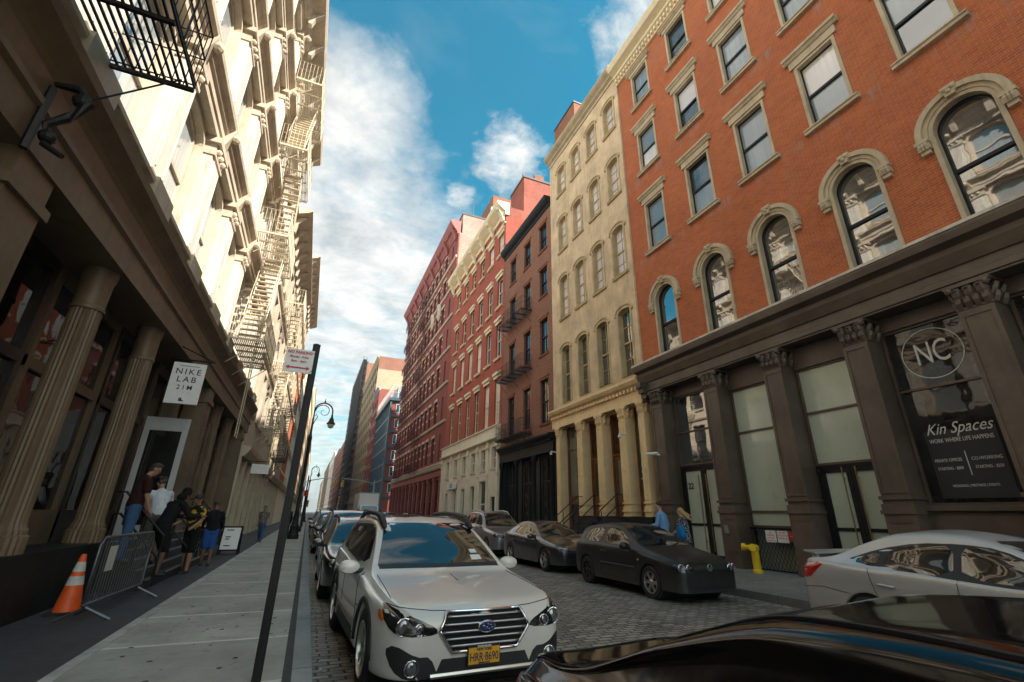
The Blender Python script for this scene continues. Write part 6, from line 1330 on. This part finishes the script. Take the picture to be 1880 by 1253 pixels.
    if hairstyle == 'short': blob('hair', [], hair, t, .012, 3, [(hc+hu*.058-hf*.03, (.082,.088,.072)), (hc+hu*.02-hf*.055, (.078,.06,.085)), (hc-hu*.035-hf*.06, (.068,.045,.06)), (hc+hu*.095+hf*.02, (.062,.055,.035))])
    elif hairstyle == 'long': blob('hair', [[(hc+hu*.06-hf*.03, .085), (hc-hf*.09-hu*.06, .075), (hc-hf*.17-hu*.16, .06), (hc-hf*.27-hu*.24, .03)], [(hc-hf*.08, .06), (hc-hf*.2-hu*.09, .045), (hc-hf*.30-hu*.13, .02)]], hair, t, .013, 3, [(hc+hu*.05-hf*.02, (.086,.095,.08))])
    elif hairstyle == 'curly': blob('hair', [], hair, t, .013, 1, [(hc+hu*.05-hf*.03+Vector((rr.uniform(-.07,.07), rr.uniform(-.06,.05), rr.uniform(-.03,.07))), (.045,.045,.045)) for _ in range(26)])
    elif hairstyle == 'cap': blob('cap', [], hair, t, .012, 3, [(hc+hu*.055-hf*.015, (.086,.098,.07)), (hc+hu*.05+hf*.11, (.06,.055,.012))])
    elif hairstyle == 'hood': blob('hood', [], shirt, t, .013, 3, [(hc+hu*.045-hf*.045, (.10,.10,.11)), (hc-hu*.09-hf*.05, (.10,.09,.09))])
    e_ = .014; ch = [[(hip+tv*(.02-shirtlow), (.175,.135)), (hip+tv*.16, (.163,.128)), (chest, (.18,.135)), (hip+tv*.46, (.145,.10)), (neck-tv*.03, (.085,.08))]]
    for sh, elb, wr, u, f in A: ch.append([(sh-tv*.02, .074), (sh+u*.14, .066), (elb, .056)] + ([(elb+f*.1, .052), (wr-f*.02, .040)] if sleeves == 'long' else [])) if sleeves != 'short' else ch.append([(sh-tv*.02, .074), (sh+u*.10, .07), (sh+u*.2, .068)])
    sh_o = blob('shirt', ch, shirt, t, .013, 4)
    ch = [[(hip+tv*.05, (.165,.125)), (hip-tv*.03, (.17,.125))]]
    if skirt: ch = [[(hip+tv*.12, (.145,.11)), (hip, (.185,.14)), (hip+Vector((0,0,-.35)), (.22,.20)), (hip+Vector((0,-.03,-drop+.25)), (.27,.27))]]
    else:
        for h0, kn, an in L: ch.append([(h0, .104), (h0+(kn-h0)*.4, .096), (kn, .074)] + ([(kn+(an-kn)*.4, .07), (an-(an-kn)*.05, .056)] if not shorts else [])) if not shorts else ch.append([(h0, .108), (h0+(kn-h0)*.5, .102), (h0+(kn-h0)*.93, .094)])
    blob('skirt' if skirt else 'shorts' if shorts else 'trousers', ch, trousers, t, .014, 4)
    for h0, kn, an in L: blob('shoe', [[(an+Vector((0,-.04,-.04)), (.042,.04)), (an+Vector((0,.05,-.05)), (.045,.04)), (an+Vector((0,.16,-.06)), (.042,.03))]], shoes or M['trim'], t, .013, 3)
    t.scale = (k, k, k); return t, dict(hip=hip, wr=[a[2] for a in A], chest=chest, tv=tv, fw=fw)
blue_shirt = cloth('light_blue_shirt', (.20,.36,.62)); navy = cloth('dark_trousers', (.02,.022,.03)); denim = cloth('blue_denim', (.05,.11,.22)); black_c = cloth('black_cotton', (.014,.013,.014)); white_c = cloth('white_cotton', (.62,.64,.70)); blue_shorts = cloth('royal_blue_shorts', (.03,.10,.33)); maroon = cloth('dark_maroon_cotton', (.035,.014,.012)); graphic = cloth('black_and_yellow_print', (.015,.015,.013), pattern=((.50,.36,.03), 7)); floral = cloth('speckled_dark_dress', (.02,.024,.04), pattern=((.45,.44,.42), 34)); khaki = cloth('grey_shorts', (.12,.11,.10))
# couple on the far pavement, walking away up the street to the left of the picture
t, J = human('man in a light blue shirt and dark trousers walking beside a blond woman', (10.25, 12.15, .15), radians(28), dict(lean=.08, legs=[(.28,.12),(-.22,.22)], arms=[(.15,.22,1.25),(-.25,.15,.45)], head=(.05, .55)), blue_shirt, navy, SK[0], HAIR, 'curly', sleeves='long', height=1.97, shirtlow=.10)
t, J = human('blond woman in a speckled dark dress carrying a blue bag beside the man in blue', (10.80, 11.82, .15), radians(24), dict(lean=.12, legs=[(-.25,.25),(.35,.12)], arms=[(.3,.12,.6),(-.1,.2,.35)], head=(.05, .3)), floral, floral, SK[0], BLOND, 'long', sleeves='sleeveless', height=1.80, skirt=True)
bg_ = thing('shoulder_bag', 'bright blue shoulder bag hanging at the blond woman\'s side', 'bag', (10.56, 11.69, 1.05))
m = MB(); m.lathe([(.02,-.2),(.17,-.17),(.19,-.05),(.15,.1),(.10,.2),(.02,.21)], (0,0,0), 18); m.v = [(10.54+v[0]*.5, 11.73+v[1], 1.17+v[2]) for v in m.v]; m.build('bag_body', cloth('bright_blue_canvas', (.02,.20,.50)), bg_, smooth=True); m = MB(); m.tube([(10.54,11.61,1.35),(10.60,11.67,1.6),(10.54,11.85,1.35)], .013, 6); m.build('strap', M['trim'], bg_)
# people waiting on and below the shop steps
human('man in dark maroon tee shirt and jeans at the top of the shop steps', (-3.02, 11.15, .69), radians(-60), dict(lean=.12, legs=[(.08,.05),(-.02,.05)], arms=[(.25,.2,.3),(.1,.2,.25)], head=(.45, -.2)), maroon, denim, SK[1], GREYH, 'short', height=1.80)
human('man in a white tee shirt with his back turned on the shop steps', (-3.05, 13.05, .50), radians(35), dict(lean=.28, legs=[(.25,.2),(.0,.1)], arms=[(.4,.25,.9),(.3,.3,.9)], head=(.35, 0)), white_c, khaki, SK[1], HAIR, 'curly', shorts=True, height=1.84)
human('hunched person in a black hooded jacket leaning over the shop handrail', (-2.72, 12.2, .33), radians(-40), dict(lean=.42, legs=[(.45,.45),(.2,.3)], arms=[(.6,.2,.9),(.55,.2,1.0)], head=(.45, 0)), black_c, black_c, SK[2], HAIR, 'hood', shorts=True, sleeves='long', height=1.80)
human('man in black and yellow printed tee shirt at the foot of the steps', (-2.55, 14.4, .15), radians(150), dict(lean=.04, legs=[(.06,.05),(-.05,.08)], arms=[(.3,.2,.8),(.35,.15,.9)], head=(.1, .9)), graphic, black_c, SK[1], GREYH, 'cap', shorts=True, height=1.84)
human('man in a black jacket and bright blue shorts facing away below the steps', (-2.40, 16.1, .15), radians(15), dict(lean=.1, legs=[(.05,.05),(-.05,.08)], arms=[(.25,.2,.6),(.25,.2,.6)], head=(.3, -.3)), black_c, blue_shorts, SK[2], GREYH, 'cap', shorts=True, sleeves='long', height=1.72)
# walkers further down the left pavement
human('walker in dark clothes and jeans coming along the left pavement beyond the sandwich board', (-1.95, 27.2, .15), radians(175), dict(legs=[(.35,.1),(-.3,.3)], arms=[(.3,.1,.5),(-.2,.1,.3)]), cloth('grey_print', (.10,.09,.085), pattern=((.3,.28,.25), 20)), denim, SK[1], HAIR, 'short', height=1.74)
human('distant walker in a reddish top on the left pavement', (-1.3, 36.0, .15), radians(170), dict(legs=[(-.3,.3),(.35,.1)]), cloth('red_cotton', (.30,.05,.04)), black_c, SK[1], HAIR, 'short', height=1.7)
human('distant walker all in black by the street lamp', (-1.0, 31.5, .15), radians(10), dict(legs=[(.3,.1),(-.3,.3)]), black_c, black_c, SK[2], HAIR, 'short', sleeves='long', height=1.78)
human('distant person in a blue jacket crossing near the box truck', (9.6, 72.0, .15), radians(160), dict(legs=[(.3,.1),(-.3,.3)]), cloth('blue_nylon', (.03,.10,.34)), denim, SK[1], HAIR, 'short', sleeves='long', height=1.8)
# ------------------------------------------------------------------ light and air values
SUN = 3.7; SKY_STR = .12; EXPO = 1.7; SKY_TINT = (.05, .56, .53)
CLOUD = [(-.06,.72,.69), (-.04,.90,.42), (.27,.68,.68), (.19,.76,.62), (.42,.42,.80)]
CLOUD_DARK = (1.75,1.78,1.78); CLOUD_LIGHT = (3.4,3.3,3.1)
CLOUD_FILL = (8.0,7.5,6.6)  # cloud colour out of view, brightened and warmed to add fill light
HAZE = .00055
# ------------------------------------------------------------------ sky, sun, camera
EL, AZ = radians(41), radians(45)
S = Vector((cos(EL)*sin(AZ), -cos(EL)*cos(AZ), sin(EL)))
w = bpy.data.worlds.new('World'); scene.world = w; w.use_nodes = True; nt = w.node_tree; nt.nodes.clear()
out = nt.nodes.new('ShaderNodeOutputWorld'); bg = nt.nodes.new('ShaderNodeBackground'); nt.links.new(bg.outputs[0], out.inputs[0])
sky = nt.nodes.new('ShaderNodeTexSky'); sky.sky_type = 'NISHITA'; sky.sun_disc = False; sky.sun_elevation = EL; sky.sun_rotation = pi-AZ; sky.air_density = 1.0; sky.dust_density = .6; sky.ozone_density = 1.5
tc = nt.nodes.new('ShaderNodeTexCoord'); d = tc.outputs['Generated']
sp = nt.nodes.new('ShaderNodeSeparateXYZ'); nt.links.new(d, sp.inputs[0])
zz = mathn(nt, 'MAXIMUM', sp.outputs[2], .06)
cb = nt.nodes.new('ShaderNodeCombineXYZ'); nt.links.new(mathn(nt, 'DIVIDE', sp.outputs[0], zz), cb.inputs[0]); nt.links.new(mathn(nt, 'DIVIDE', sp.outputs[1], zz), cb.inputs[1])
pl = cb.outputs[0]
def dmask(v, a0, a1):                                     # 1 inside angle a0 of a world direction, 0 beyond a1
    v = Vector(v).normalized(); n = nt.nodes.new('ShaderNodeVectorMath'); n.operation = 'DOT_PRODUCT'; n.inputs[1].default_value = v; nt.links.new(d, n.inputs[0])
    return ramp(nt, n.outputs['Value'], cos(radians(a1)), cos(radians(a0)))
base = mixc(nt, 1.0, sky.outputs[0], SKY_TINT, 'MULTIPLY')
n1 = noise(nt, pl, 1.6, 9, .62, .4); n2 = noise(nt, pl, .55, 3, .5); n3 = noise(nt, pl, 6.5, 8, .68, .6); n4 = noise(nt, pl, 17, 7, .62, .3)
bank = mathn(nt, 'MAXIMUM', dmask(CLOUD[0], 1, 12), dmask(CLOUD[1], 9, 27))
low = ramp(nt, sp.outputs[2], .55, .12)
bank = mathn(nt, 'MAXIMUM', bank, mathn(nt, 'MULTIPLY', low, .95)); bank = mathn(nt, 'MAXIMUM', bank, dmask((-.85,-.05,.5), 22, 48)); bank = mathn(nt, 'MAXIMUM', bank, dmask((.5,-.85,.25), 20, 45))  # out-of-view side and rear banks, added as fill light
bankd = ramp(nt, mathn(nt, 'ADD', mathn(nt, 'ADD', mathn(nt, 'MULTIPLY', bank, .52), mathn(nt, 'MULTIPLY', n1, .6)), mathn(nt, 'ADD', mathn(nt, 'MULTIPLY', n3, .36), mathn(nt, 'MULTIPLY', n4, .16))), .74, 1.08)
puff = mathn(nt, 'MAXIMUM', mathn(nt, 'MAXIMUM', dmask(CLOUD[2], 1, 7), dmask(CLOUD[3], 0, 3)), dmask(CLOUD[4], 1, 9))
puff = mathn(nt, 'MAXIMUM', puff, dmask((.14,.40,.90), 1, 7)); puff = mathn(nt, 'MAXIMUM', puff, mathn(nt, 'MULTIPLY', ramp(nt, sp.outputs[1], .1, -.3), .75))  # cloud cover behind the camera is unseen, added as fill light
puffd = ramp(nt, mathn(nt, 'ADD', mathn(nt, 'MULTIPLY', puff, .50), mathn(nt, 'ADD', mathn(nt, 'MULTIPLY', n3, .34), mathn(nt, 'MULTIPLY', n4, .50))), .70, 1.0)
wisp = mathn(nt, 'MULTIPLY', ramp(nt, n1, .52, .85), .22)
cl = mathn(nt, 'MAXIMUM', mathn(nt, 'MAXIMUM', bankd, puffd), wisp)
shade = ramp(nt, noise(nt, pl, 3.4, 8, .65, .4), .32, .68)
cc = mixc(nt, shade, CLOUD_DARK, CLOUD_LIGHT); fill_mask = mathn(nt, 'MAXIMUM', dmask((-.85,-.25,.5), 15, 55), dmask((.45,-.8,.5), 15, 50)); cc = mixc(nt, fill_mask, cc, CLOUD_FILL)  # added fill: clouds beside and behind the camera boosted and warmed
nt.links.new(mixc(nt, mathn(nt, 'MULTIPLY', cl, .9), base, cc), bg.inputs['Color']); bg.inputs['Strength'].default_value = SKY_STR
ld = bpy.data.lights.new('sun', 'SUN'); ld.energy = SUN; ld.angle = radians(.5); ld.color = (1, .935, .84)
lo = bpy.data.objects.new('sun', ld); C.objects.link(lo); lo.rotation_euler = S.to_track_quat('Z', 'Y').to_euler(); lo.location = (30, -30, 60)
cam = bpy.data.cameras.new('camera'); co = bpy.data.objects.new('camera', cam); C.objects.link(co); scene.camera = co
cam.sensor_width = 36; cam.lens = 36*832/1880; cam.clip_start = .05; cam.clip_end = 4000
PPx, PPy = 940, 626.5
yv = Vector((564-PPx, -(939-PPy), -832)).normalized(); zv = Vector((972-PPx, -(-1510-PPy), -832)); zv = (zv-yv*zv.dot(yv)).normalized(); xv = yv.cross(zv)
co.matrix_world = Matrix(((xv.x, xv.y, xv.z, 0), (yv.x, yv.y, yv.z, 0), (zv.x, zv.y, zv.z, 1.6), (0,0,0,1)))
scene.view_settings.view_transform = 'Standard'; scene.view_settings.look = 'None'; scene.view_settings.exposure = EXPO; scene.view_settings.gamma = 1
scene.cycles.max_bounces = 8; scene.cycles.diffuse_bounces = 4; scene.cycles.glossy_bounces = 4; scene.cycles.caustics_reflective = False; scene.cycles.caustics_refractive = False
scene.cycles.use_denoising = True; scene.cycles.sample_clamp_indirect = 6
# ------------------------------------------------------------------ air
hm = bpy.data.materials.new('haze_air'); hm.use_nodes = True; hn = hm.node_tree; hn.nodes.clear(); ho = hn.nodes.new('ShaderNodeOutputMaterial'); hv = hn.nodes.new('ShaderNodeVolumePrincipled')
hv.inputs['Density'].default_value = HAZE; hv.inputs['Color'].default_value = (.86, .90, .93, 1); hv.inputs['Anisotropy'].default_value = .2; hn.links.new(hv.outputs[0], ho.inputs['Volume'])
hz = MB().box(-910, 910, -310, 1610, -1.2, 64).build('haze', hm); struct(hz, 'stuff')
